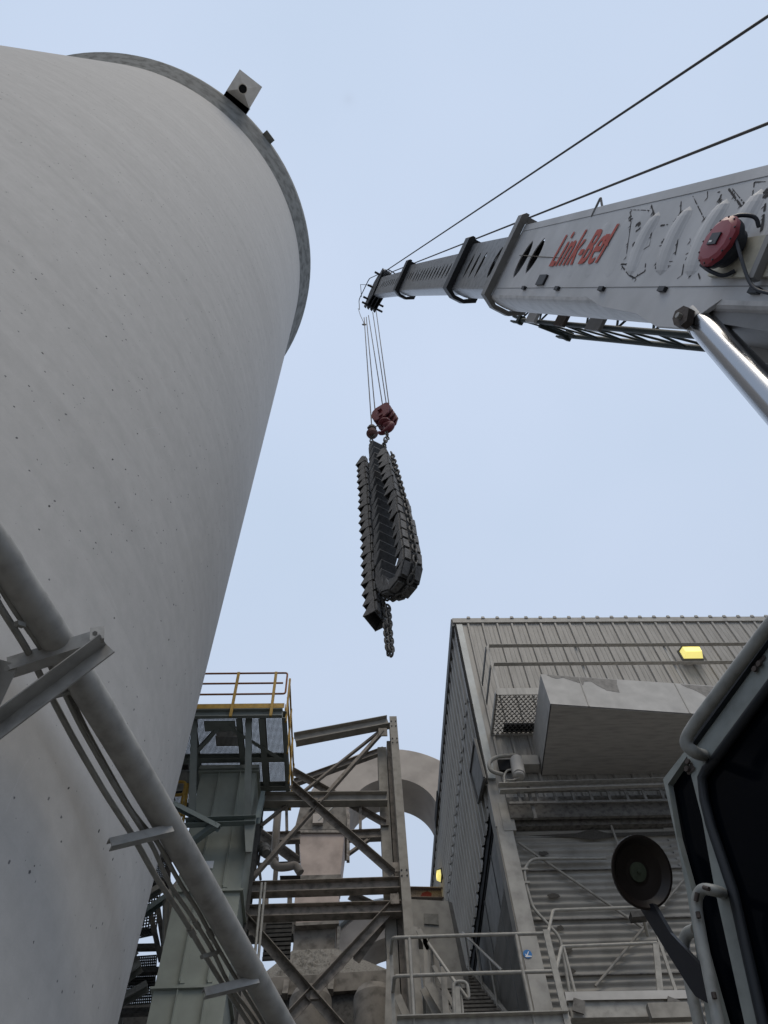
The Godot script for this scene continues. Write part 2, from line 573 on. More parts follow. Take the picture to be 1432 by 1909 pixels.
# ------------------------------------------------------------------ clad building on the right
func ribbed(w: float, h: float, big: float, m: Material) -> ArrayMesh:   # one sheet: rib at its left side, two shallow swages; x 0..w, y 0..h, faces +z
	var pr := [[0.0, 0.0], [0.018, big], [0.062, big], [0.08, 0.0], [w * 0.44, 0.0], [w * 0.46, 0.007], [w * 0.5, 0.007], [w * 0.52, 0.0], [w * 0.72, 0.0], [w * 0.74, 0.007], [w * 0.78, 0.007], [w * 0.8, 0.0], [w - 0.004, 0.0]]
	var s := S()
	for i in pr.size() - 1:
		var a := V(pr[i][0], 0, pr[i][1]); var b := V(pr[i + 1][0], 0, pr[i + 1][1])
		quad(s, a, b, b + V(0, h, 0), a + V(0, h, 0), V(w * 0.5, h * 0.5, -9))
		quad(s, a + V(0, 0, 0), b, b + V(0, 0, -0.006), a + V(0, 0, -0.006), V(w * 0.5, 99, 0))
	return mesh_of(s, m)

func corrugated(w: float, h: float, pitch: float, amp: float, m: Material) -> ArrayMesh:   # ridges run along x; faces +z
	var s := S()
	var n := int(round(h / pitch * 6.0))
	for i in n:
		var y0 := h * i / n; var y1 := h * (i + 1) / n
		var z0 := amp * sin(TAU * y0 / pitch); var z1 := amp * sin(TAU * y1 / pitch)
		var n0 := V(0, -amp * TAU / pitch * cos(TAU * y0 / pitch), 1).normalized()
		var n1 := V(0, -amp * TAU / pitch * cos(TAU * y1 / pitch), 1).normalized()
		tri3(s, [V(0, y0, z0), V(w, y0, z0), V(w, y1, z1)], [n0, n0, n1])
		tri3(s, [V(0, y0, z0), V(w, y1, z1), V(0, y1, z1)], [n0, n1, n1])
	return mesh_of(s, m)

func build_building() -> void:
	var zf := -11.8
	var xl := 2.70
	var t := thing("clad_building", "grey rib-clad industrial building on the right with dusty corrugated lower wall", "building", V(7.5, 0, -17.5))
	# solid core a little behind the sheets
	var s := S()
	abox(s, V(xl + 0.12, 11.75, -23.4), V(14.0, 17.55, zf - 0.05))
	abox(s, V(xl + 0.3, 0, -23.4), V(14.0, 11.75, zf - 0.34))
	put("wall_core", s, M.gap, t)
	# front sheets
	var sheet := ribbed(0.3755, 5.7, 0.035, M.cladding)
	var n := 0
	var x := xl + 0.33
	while x < 13.8:
		place("wall_sheet", sheet, V(x, 11.85, zf), t)
		x += 0.3755
	# corner strip beside the flashing
	s = S()
	abox(s, V(xl + 0.03, 11.3, zf - 0.04), V(xl + 0.33, 17.5, zf))
	put("corner_strip", s, M.cladding, t)
	s = S()
	bar(s, V(xl + 0.13, 17.45, zf + 0.03), V(xl + 0.14, 12.4, zf + 0.03), 0.15, 0.05, V(0, 0, 1))
	put("corner_flashing", s, M.flashing, t)
	s = S()
	bar(s, V(xl + 0.025, 17.45, zf + 0.02), V(xl + 0.025, 12.3, zf + 0.02), 0.045, 0.03, V(0, 0, 1))
	put("corner_gap", s, M.gap, t)
	# eave trim, with a bump over every rib
	s = S()
	abox(s, V(xl - 0.02, 17.54, zf - 0.1), V(14.0, 17.72, zf + 0.05))
	var trim := put("eave_trim", s, M.trim_light, t)
	s = S()
	abox(s, V(0, 0, 0), V(0.09, 0.05, 0.02))
	abox(s, V(0.01, 0.05, -0.2), V(0.08, 0.075, 0.02))
	var bump := mesh_of(s, M.trim_light)
	x = xl + 0.36
	while x < 13.8:
		place("rib_cap", bump, V(x, 17.69, zf + 0.05), trim)
		x += 0.3755
	# roof
	s = S()
	hexa(s, [V(xl - 0.02, 17.56, zf - 0.1), V(14, 17.56, zf - 0.1), V(14, 17.56, -23.6), V(xl - 0.02, 17.56, -23.6), V(xl - 0.02, 17.68, zf - 0.1), V(14, 17.68, zf - 0.1), V(14, 17.68, -23.6), V(xl - 0.02, 17.68, -23.6)])
	put("roof", s, M.cladding, t)
	# left wall, two courses, ribs upright
	var up := ribbed(0.37, 2.72, 0.05, M.cladding_side)
	var lo := ribbed(0.37, 3.1, 0.05, M.cladding_side)
	var turn := Basis(Vector3.UP, -PI / 2)   # x -> +z, z -> -x
	var z := zf - 0.42
	while z > -23.3:
		var j := sin(z * 7.0) * 0.03
		place("side_sheet", up, V(xl + 0.03, 14.98 + j, z), t, "", turn)
		place("side_sheet", lo, V(xl + 0.06, 12.02 + sin(z * 5.0) * 0.04, z), t, "", turn)
		z -= 0.37
	s = S()
	abox(s, V(xl, 12.3, zf - 0.05), V(xl + 0.05, 17.5, zf - 0.0))
	put("side_edge_trim", s, M.cladding_side, t)
	s = S()
	abox(s, V(xl - 0.05, 17.42, -23.4), V(xl + 0.02, 17.72, zf + 0.02))
	put("side_eave_trim", s, M.trim_dark, t)
	# loose end of the eave trim
	s = S()
	abox(s, V(xl - 0.08, 17.35, -19.2), V(xl - 0.052, 17.7, -18.0))
	put("bent_trim", s, M.gap, t)
	# access panel in the side wall
	s = S()
	var q := [V(2.66,13.46,-11.754), V(2.66,12.258,-11.58), V(2.66,12.499,-12.554), V(2.66,13.535,-12.799)]
	path_prism(s, q, V(0.03, 0, 0))
	var ap := put("access_panel", s, M.wall_smooth, t, "dark framed hatch low in the ribbed side wall")
	s = S()
	for i in 4:
		bar(s, q[i] + V(-0.015, 0, 0), q[(i + 1) % 4] + V(-0.015, 0, 0), 0.05, 0.04, V(1, 0, 0))
	put("panel_frame", s, M.trim_dark, ap)
	# dark open joint under the side sheets and the smooth recessed wall
	s = S()
	abox(s, V(xl + 0.09, 11.82, -23.3), V(xl + 0.14, 12.15, zf - 0.06))
	put("open_joint", s, M.gap, t)
	s = S()
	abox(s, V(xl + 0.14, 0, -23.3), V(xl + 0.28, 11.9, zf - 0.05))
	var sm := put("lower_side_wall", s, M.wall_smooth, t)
	s = S()
	for i in 60:
		var zz := zf - 0.45 - i * 0.075
		abox(s, V(xl + 0.128, 5.0, zz), V(xl + 0.1401, 10.6, zz + 0.02))
	stuff(put("fine_rib", s, M.wall_smooth, sm))
	for zz in [-12.28, -13.2, -14.6, -16.2]:
		s = S()
		abox(s, V(xl + 0.125, 2.0, zz), V(xl + 0.1405, 11.85, zz + 0.035))
		put("seam_strip", s, M.trim_dark, sm)
	# corner column, front
	s = S()
	abox(s, V(2.755, 0, zf - 0.3), V(3.035, 11.83, zf))
	var col := put("corner_column", s, M.trim_light, t)
	s = S()
	abox(s, V(2.735, 2, zf - 0.32), V(2.754, 12.1, zf - 0.02))
	put("column_edge", s, M.column_paint, col)
	s = S()
	abox(s, V(2.87, 11.2, zf - 0.1), V(3.1, 11.84, zf + 0.012))
	put("column_cap", s, M.trim_light, col)
	# recessed corrugated lower wall: courses of sheets
	var hh := 0.93
	var cs := corrugated(2.96, hh, 0.133, 0.02, M.cladding_low)
	for r in 8:
		for c in 4:
			place("corrugated_sheet", cs, V(3.0 + c * 2.95, 11.42 - hh * (r + 1) + (0.03 if c % 2 else 0.0), zf - 0.22 + 0.005 * ((r + c) % 2)), t)
	# dark lintel band over it
	s = S()
	abox(s, V(3.036, 11.38, zf - 0.3), V(14, 11.8, zf - 0.1))
	put("lintel", s, M.stair_paint, t)
	# lap lines and dusty smears on the corrugated wall
	s = S()
	for r in 7:
		var y := 11.42 - hh * (r + 1)
		s = S()
		bar(s, V(3.06, y + 0.01, zf - 0.19), V(12, y - 0.01, zf - 0.19), 0.014, 0.03, V(0, 0, 1))
		put("lap_strip", s, M.stair_paint, t)
	for e in [V(3.535,9.997,-11.975), V(3.504,9.415,-11.975), V(3.5,9.042,-11.975), V(3.509,8.705,-11.975), V(3.539,10.84,-11.975), V(5.272,10.789,-11.975)]:
		s = S()
		var pp := PackedVector2Array()
		var w := rng.randf_range(0.05, 0.12)
		for k in 14:
			pp.append(Vector2(cos(TAU * k / 14) * w * rng.randf_range(0.75, 1.1), sin(TAU * k / 14) * 0.05 * rng.randf_range(0.7, 1.1)))
		prism(s, pp, e, V(1, 0, 0), V(0, 1, 0), V(0, 0, 0.004))
		put("oil_stain", s, M.stain, t)
	s = S()
	prism(s, PackedVector2Array([Vector2(0, 0), Vector2(0.9, 0.03), Vector2(1.25, 0.12), Vector2(1.5, 0.02), Vector2(3.2, 0.04), Vector2(3.2, -0.05), Vector2(1.6, -0.06), Vector2(1.2, -0.12), Vector2(0.8, -0.05)]), V(3.344,11.225,-11.975), V(1, 0, 0), V(0, 1, 0), V(0, 0, 0.004))
	put("dirt_streak", s, M.stain, t)
	# brace rods on the wall
	for e in [[V(3.112,11.042,-11.93), V(4.866,9.341,-11.93)], [V(4.857,9.341,-11.93), V(3.799,8.431,-11.93)], [V(4.946,11.778,-11.93), V(4.943,10.932,-11.93)], [V(4.857,9.341,-11.93), V(5.884,10.217,-11.93)]]:
		s = S()
		tube(s, e, 0.022, 8)
		put("brace_rod", s, M.column_paint, t)
	# small wall-hugging items
	var cd := thing("wall_conduit", "thin grey conduit bent down the corrugated wall beside the corner column", "conduit", V(3.2, 7.5, -11.9))
	s = S()
	tube(s, soften([V(4.627,10.656,-11.9), V(3.289,10.676,-11.9), V(3.103,10.473,-11.9), V(3.079,10.127,-11.9), V(3.106,9.727,-11.9), V(3.429,9.221,-11.9), V(3.426,8.962,-11.9), V(3.37,8.337,-11.9)], 0.1), 0.026, 8)
	put("pipe", s, M.rail_paint, cd)
	for e in [V(3.108,10.452,-11.9), V(3.083,10.189,-11.9)]:
		s = S()
		box(s, e, V(0.06, 0, 0), V(0, 0.02, 0), V(0, 0, 0.04))
		put("clamp", s, M.rail_paint, cd)
	var sg := thing("round_sign", "small round blue mandatory sign on the pale corner column", "sign", V(2.813,8.832,-11.79))
	s = S()
	lathe(s, V(2.824,8.879,-11.797), V(0, 0, 1), [[0.07, 0], [0.07, 0.006], [0, 0.006]], 24)
	put("disc", s, M.sign_blue, sg)
	s = S()
	var o := V(2.822,8.875,-11.79)
	prism(s, PackedVector2Array([Vector2(-0.05, -0.045), Vector2(0.06, -0.045), Vector2(0.06, -0.03), Vector2(0.0, -0.02), Vector2(0.035, 0.05), Vector2(0.012, 0.035), Vector2(-0.012, -0.01), Vector2(-0.04, 0.01), Vector2(-0.03, -0.025)]), o, V(1, 0, 0), V(0, 1, 0), V(0, 0, 0.003))
	put("symbol", s, M.white_paint, sg)
	# big plain box hanging on the front wall
	var bx := thing("wall_duct_box", "large pale grey boxed duct projecting from the ribbed wall below the railing", "duct", V(6.0, 12.5, -10.8))
	var B0 := [V(3.80, 12.50, -9.93), V(8.6, 12.50, -10.42), V(8.6, 12.50, -11.8), V(3.84, 12.50, -11.79)]
	var T0 := [V(3.80, 13.345, -9.93), V(8.6, 13.38, -10.42), V(8.6, 13.38, -11.8), V(3.84, 13.345, -11.79)]
	s = S()
	quad(s, B0[0], B0[1], T0[1], T0[0], V(6, 13, -11)); quad(s, B0[0], B0[3], T0[3], T0[0], V(6, 13, -11)); quad(s, T0[0], T0[1], T0[2], T0[3], V(6, 13, -11)); quad(s, B0[1], B0[2], T0[2], T0[1], V(6, 13, -11))
	put("casing", s, M.duct_box, bx)
	s = S()
	hexa(s, [B0[0] + V(0.02, -0.012, -0.02), B0[1] + V(0, -0.012, -0.02), B0[2] + V(0, -0.012, 0), B0[3] + V(0.02, -0.012, 0), B0[0] + V(0.02, 0.01, -0.02), B0[1] + V(0, 0.01, -0.02), B0[2] + V(0, 0.01, 0), B0[3] + V(0.02, 0.01, 0)])
	put("underside_board", s, M.wood_underside, bx)
	var fd: Vector3 = (B0[1] - B0[0]).normalized()
	var fn: Vector3 = fd.cross(Vector3.UP).normalized()
	if fn.z < 0: fn = -fn
	for xx in [0.75, 2.75]:
		s = S()
		bar(s, B0[0] + fd * xx + fn * 0.004, T0[0] + fd * (xx + 0.02) + fn * 0.004, 0.02, 0.012, fn)
		put("seam", s, M.trim_light, bx)
	# flaking paint along the top edge of the box
	var pe := [PackedVector2Array([Vector2(0.12, 0.84), Vector2(0.2, 0.78), Vector2(0.3, 0.74), Vector2(0.45, 0.79), Vector2(0.6, 0.72), Vector2(0.75, 0.66), Vector2(0.8, 0.6), Vector2(0.86, 0.72), Vector2(1.0, 0.74), Vector2(1.1, 0.62), Vector2(1.25, 0.5), Vector2(1.5, 0.46), Vector2(1.52, 0.7), Vector2(1.56, 0.84)]), PackedVector2Array([Vector2(2.9, 0.845), Vector2(3.0, 0.76), Vector2(3.1, 0.72), Vector2(3.24, 0.6), Vector2(3.36, 0.42), Vector2(3.4, 0.64), Vector2(3.6, 0.68), Vector2(3.7, 0.78), Vector2(4.1, 0.8), Vector2(4.4, 0.85)])]
	for k in 2:
		s = S()
		prism(s, pe[k], B0[0] + fn * 0.001, fd, V(0, 1, 0), fn * 0.003)
		put("paint_flake", s, M.peel, bx)
	# ledge channel and ladder tray
	var lt := thing("ladder_cable_tray", "long ladder-type cable tray under the boxed duct, above the corrugated wall", "cable tray", V(7, 11.6, -11.5))
	s = S()
	channel(s, V(2.846,11.821,-11.45), V(13, 12.02, -11.45), 0.17, 0.12, Vector3.UP, 1)
	put("channel", s, M.cladding_side, lt)
	s = S()
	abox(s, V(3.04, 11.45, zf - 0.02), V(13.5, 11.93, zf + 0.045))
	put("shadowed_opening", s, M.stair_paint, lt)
	for yy in [11.77, 11.5]:
		s = S()
		bar(s, V(2.98, yy, -11.42), V(13, yy, -11.42), 0.03, 0.05)
		put("side_rail", s, M.stair_paint, lt)
	s = S()
	bar(s, V(0, 0.14, 0), V(0, -0.14, 0), 0.05, 0.03, V(0, 0, 1))
	var rung := mesh_of(s, M.stair_paint)
	x = 3.2
	while x < 12.8:
		place("rung", rung, V(x, 11.635, -11.43), lt)
		x += 0.34
	s = S()
	bar(s, V(3.42, 12.0, -11.46), V(3.42, 11.2, -11.5), 0.06, 0.05, V(0, 0, 1))
	put("hanger", s, M.stair_paint, lt)
	# actuator and bent pipe left under the box
	var ac := thing("wall_actuator", "grey valve actuator with looped pipe on the wall below the boxed duct", "actuator", V(3.4, 12.3, -11.5))
	s = S()
	tube(s, soften([V(3.383,12.945,-11.7), V(2.964,12.764,-11.55), V(2.79,12.625,-11.55), V(2.784,12.39,-11.55), V(3.036,12.35,-11.6)], 0.12), 0.04, 10)
	put("looped_pipe", s, M.rail_paint, ac)
	s = S()
	lathe(s, V(3.311,12.184,-11.5), (V(3.373,12.719,-11.6) - V(3.311,12.184,-11.5)), [[0, 0], [0.09, 0], [0.11, 0.02], [0.11, 0.06], [0.13, 0.07], [0.13, 0.55], [0.1, 0.6], [0, 0.6]], 18)
	put("housing", s, M.duct_box, ac)
	s = S()
	box(s, V(3.639,12.663,-11.65), V(0.16, 0, 0), V(0, 0.12, 0), V(0, 0, 0.12))
	put("terminal_box", s, M.trim_light, ac)
	s = S()
	box(s, V(3.199,12.7,-11.74), V(0.17, 0, 0), V(0, 0.14, 0), V(0, 0, 0.04))
	put("opening", s, M.gap, ac)
	s = S()
	tube(s, soften([V(3.274,12.483,-11.6), V(3.117,12.411,-11.55), V(3.039,12.276,-11.55), V(2.999,12.018,-11.5)], 0.06), 0.02, 8)
	put("cable", s, M.rail_paint, ac)
	s = S()
	tube(s, soften([V(3.309,12.171,-11.5), V(3.161,12.107,-11.5), V(3.049,12.123,-11.5)], 0.06), 0.018, 8)
	put("cable", s, M.rail_paint, ac)

# ------------------------------------------------------------------ brown steel frame
func build_frame() -> void:
	var zA := -13.0
	var t := thing("steel_frame", "brown cross-braced steel frame in front of the curved dust duct", "steel frame", V(-0.3, 0, -13.5))
	var s := S()
	ibeam(s, V(1.09, 0, zA), V(1.06, 15.32, zA), 0.34, 0.17, V(0, 0, 1))
	var c1 := put("column", s, M.column_paint, t)
	# splice plates with bolt rows
	var bolt := S()
	lathe(bolt, Vector3.ZERO, V(0, 0, 1), [[0.016, 0], [0.016, 0.016], [0, 0.016]], 6)
	var bm := mesh_of(bolt, M.dark_steel)
	for yy in [15.15, 15.0, 14.6, 14.48, 11.2, 11.08]:
		for xx in [-0.05, 0.05]:
			place("bolt", bm, V(1.062 + xx, yy, zA + 0.17), c1)
	s = S()
	ibeam(s, V(0.78, 0, -13.35), V(0.78, 14.7, -13.35), 0.32, 0.2, V(0, 0, 1))
	put("column", s, M.column_paint, t)
	s = S()
	abox(s, V(0.9, 4, -13.6), V(1.0, 14.9, -13.2))
	put("column", s, M.frame_steel, t)
	# left column, mostly behind the green casing
	s = S()
	ibeam(s, V(-1.9, 0, zA), V(-1.86, 13.0, zA), 0.3, 0.2, V(0, 0, 1))
	put("column", s, M.dark_steel, t)
	var ib := [
		[V(-1.219,14.774,-13), V(0.953,15.308,-13), 0.27, 0.2, "column_paint"],
		[V(-1.899,13.066,-13), V(0.827,13.038,-13), 0.25, 0.2, "column_paint"],
		[V(-2.078,10.97,-13), V(0.969,11.007,-13), 0.23, 0.2, "frame_steel"],
		[V(-2.017,10.498,-13), V(0.97,10.517,-13), 0.23, 0.2, "frame_steel"],
	]
	for e in ib:
		s = S()
		ibeam(s, e[0], e[1], e[2], e[3])
		put("beam", s, M[e[4]], t)
	var bk := [
		[V(-2.217,14.852,-16.4), V(-1.198,14.862,-16.4), 0.26, 0.18], [V(0.016,14.867,-16.4), V(1.02,14.893,-16.4), 0.26, 0.18],
		[V(-1.282,14.978,-14.6), V(0.915,15.982,-14.6), 0.16, 0.14],
		[V(-2.222,12.343,-16), V(-1.141,12.315,-16), 0.2, 0.16],
	]
	for e in bk:
		s = S()
		ibeam(s, e[0], e[1], e[2], e[3])
		put("beam", s, M.frame_steel, t)
	var br := [
		[V(0.806,15.098,-13.05), V(-1.741,12.454,-13.05), 0.085], [V(0.833,14.911,-12.92), V(-1.757,11.16,-12.92), 0.11],
		[V(-1.212,14.018,-13.12), V(0.787,12.564,-13.12), 0.11], [V(-1.175,13.39,-12.85), V(0.885,11.205,-12.85), 0.12],
		[V(-1.975,10.595,-12.9), V(-0.056,8.499,-12.9), 0.13], [V(-0.983,8.706,-12.95), V(0.924,10.773,-12.95), 0.13],
		[V(0.097,9.83,-13.3), V(0.848,10.846,-13.3), 0.12], [V(0.507,13.621,-15), V(0.038,13.246,-15), 0.1],
		[V(-2.053,13.972,-15), V(-1.089,13.175,-15), 0.16], [V(0.062,12.67,-15.5), V(0.659,12.346,-15.5), 0.14],
	]
	for e in br:
		s = S()
		angle(s, e[0], e[1], e[2], V(0, 0, 1))
		put("brace", s, M.frame_steel, t)
	for e in [[V(0.806,14.874,-12.9), 0.2, 0.24], [V(0.912,11.311,-12.9), 0.14, 0.2], [V(0.857,10.653,-12.9), 0.16, 0.2], [V(0.757,12.63,-13.15), 0.16, 0.3], [V(-0.54,8.987,-12.92), 0.14, 0.14], [V(-0.678,12.895,-12.85), 0.1, 0.1]]:
		s = S()
		box(s, e[0], V(e[1] * 0.5, 0, 0), V(0, e[2] * 0.5, 0), V(0, 0, 0.015))
		put("gusset_plate", s, M.frame_steel, t)
	for e in [[V(-1.292,12.987,-13.1), V(-1.236,12.341,-13.1)], [V(0.26,12.913,-13.1), V(0.252,12.347,-13.1)], [V(-1.96,12.901,-13.6), V(-1.854,11.51,-13.6)]]:
		s = S()
		bar(s, e[0], e[1], 0.06, 0.06, V(0, 0, 1))
		put("hanger", s, M.frame_steel, t)
	s = S()
	tube(s, [V(-1.563,13.803,-14), V(-1.539,12.39,-14)], 0.085, 10)
	put("standpipe", s, M.duct_plate, t)
	# twin thin pipes dropping past the beams
	for dx in [0.0, 5.0]:
		var pp := thing("drop_pipe", "left one of two thin pale pipes dropping past the brown beams" if dx == 0.0 else "right one of two thin pale pipes dropping past the brown beams", "pipe", V(-1.6 + dx * 0.012, 8.5, -12.6), "thin pipes beside the frame")
		s = S()
		tube(s, [V(-1.58,10.895,-12.7) + V(dx * 0.0125, 0, 0), V(-1.557,9.412,-12.7) + V(dx * 0.0125, 0, 0)], 0.024, 8)
		put("pipe", s, M.rail_paint, pp)
	# hose, horn lamp and small gear between the columns
	var hz := thing("suction_hose", "pale bent hose beside the tapered duct between brown columns", "hose", V(-1.302,12.031,-14))
	s = S()
	tube(s, soften([V(-1.584,12.52,-14), V(-1.54,12.262,-14), V(-1.423,12.184,-14), V(-1.204,12.204,-14), V(-1.086,12.251,-14), V(-0.975,12.061,-14)], 0.15), 0.085, 10)
	put("hose", s, M.duct_plate, hz)
	var hl := thing("horn_light", "small cylindrical work lamp on a bracket beside the green casing", "lamp", V(-1.674,11.803,-13.2))
	s = S()
	lathe(s, V(-1.688,12.049,-13.2), V(-1.573,11.718,-13) - V(-1.688,12.049,-13.2), [[0, 0], [0.1, 0], [0.12, 0.05], [0.12, 0.2], [0.1, 0.22], [0.09, 0.35], [0, 0.35]], 14)
	put("housing", s, M.stair_paint, hl)
	s = S()
	tube(s, [V(-1.739,12.025,-13.2), V(-1.751,11.732,-13.2), V(-1.669,11.33,-13.2)], 0.025, 8)
	put("bracket", s, M.stair_paint, hl)
	var cr := thing("cooler_unit", "dark finned cooler unit standing between the brown beams left of the duct", "machine", V(-1.413,10.868,-15))
	s = S()
	hexa(s, [V(-1.696,11.771,-15.2), V(-1.162,11.781,-15.2), V(-1.157,11.039,-15.2), V(-1.711,11.021,-15.2), V(-1.785,12.307,-16), V(-1.223,12.317,-16), V(-1.218,11.536,-16), V(-1.802,11.517,-16)])
	put("body", s, M.black, cr)
	s = S()
	for k in 9:
		bar(s, V(-1.706,10.99,-15.15).lerp(V(-1.691,11.738,-15.15), k / 8.0), V(-1.153,11.008,-15.15).lerp(V(-1.158,11.748,-15.15), k / 8.0), 0.06, 0.06)
	stuff(put("fin", s, M.dark_steel, cr))
	var rl := thing("service_walkway", "narrow service walkway with thin rails behind the brown frame", "walkway", V(-1.674,12.366,-15.5))
	s = S()
	tube(s, [V(-2.248,13.189,-15.2), V(-1.074,13.231,-15.2)], 0.03, 8)
	put("rail", s, M.stair_paint, rl)
	for e in [[V(-1.797,12.749,-15.4), V(-1.726,11.75,-15.4)], [V(-1.277,12.736,-15.4), V(-1.236,11.62,-15.4)], [V(-1.634,13.496,-15.4), V(-1.62,12.745,-15.4)]]:
		s = S()
		bar(s, e[0], e[1], 0.1, 0.1, V(0, 0, 1))
		put("post", s, M.frame_steel, rl)
	s = S()
	abox(s, V(-1.539,13.117,-15.9), V(-1.076,13.113,-15.5))
	put("motor", s, M.dark_steel, rl)
	s = S()
	bar(s, V(-2.153,11.637,-15.3), V(-1.124,11.658,-15.3), 0.3, 0.3)
	put("deck_beam", s, M.stair_paint, rl)
	# beam with flaking red paint seen past the column
	var rb := thing("rusty_beam", "far beam with flaking red paint seen past the tall column", "beam", V(2.164,15.749,-20))
	s = S()
	ibeam(s, V(1.628,15.779,-20), V(3.085,15.71,-20), 0.33, 0.25)
	put("beam", s, M.rust_beam, rb)
	s = S()
	prism(s, PackedVector2Array([Vector2(-0.16, -0.05), Vector2(-0.02, -0.1), Vector2(0.15, -0.08), Vector2(0.17, 0.04), Vector2(0.05, 0.1), Vector2(-0.1, 0.05)]), V(2.223,15.734,-19.98), V(1, 0, 0), V(0, 1, 0), V(0, 0, 0.012))
	put("red_patch", s, M.rust_red, rb)

# ------------------------------------------------------------------ ducts and hopper
func ring_duct(s: SurfaceTool, c: Vector3, r0: float, r1: float, z0: float, z1: float, a0: float, a1: float, n: int) -> void:   # rectangular elbow in the xy plane, outer edge chamfered
	var ch := 0.16
	var sec := [[r0, z0], [r1 - ch, z0], [r1, z0 - ch], [r1, z1 + ch], [r1 - ch, z1], [r0, z1]]
	for i in n:
		var p0 := lerpf(a0, a1, float(i) / n); var p1 := lerpf(a0, a1, float(i + 1) / n)
		for k in 6:
			var A: Array = sec[k]; var Bq: Array = sec[(k + 1) % 6]
			var d0 := V(cos(p0), sin(p0), 0); var d1 := V(cos(p1), sin(p1), 0)
			var nz: float = -(Bq[0] - A[0]); var nr: float = Bq[1] - A[1]
			var q := Vector2(-nr, -nz).normalized()
			var q2 := Vector2((Bq[1] - A[1]), -(Bq[0] - A[0])).normalized()   # (radial, z)
			var mid := Vector2((r0 + r1) * 0.5, (z0 + z1) * 0.5)
			if q2.dot(Vector2((A[0] + Bq[0]) * 0.5, (A[1] + Bq[1]) * 0.5) - mid) < 0:
				q2 = -q2
			var n0 := d0 * q2.x + V(0, 0, q2.y); var n1 := d1 * q2.x + V(0, 0, q2.y)
			var P := [c + d0 * A[0] + V(0, 0, A[1]), c + d0 * Bq[0] + V(0, 0, Bq[1]), c + d1 * Bq[0] + V(0, 0, Bq[1]), c + d1 * A[0] + V(0, 0, A[1])]
			tri3(s, [P[0], P[1], P[2]], [n0, n0, n1])
			tri3(s, [P[0], P[2], P[3]], [n0, n1, n1])

func ring_cap(s: SurfaceTool, c: Vector3, r0: float, r1: float, z0: float, z1: float, a: float, side: float) -> void:
	var d := V(cos(a), sin(a), 0)
	var n := V(-sin(a), cos(a), 0) * side
	quad(s, c + d * r0 + V(0, 0, z0), c + d * r1 + V(0, 0, z0 - 0.1), c + d * r1 + V(0, 0, z1 + 0.1), c + d * r0 + V(0, 0, z1), c + d * (r0 + r1) * 0.5 + V(0, 0, (z0 + z1) * 0.5) - n)

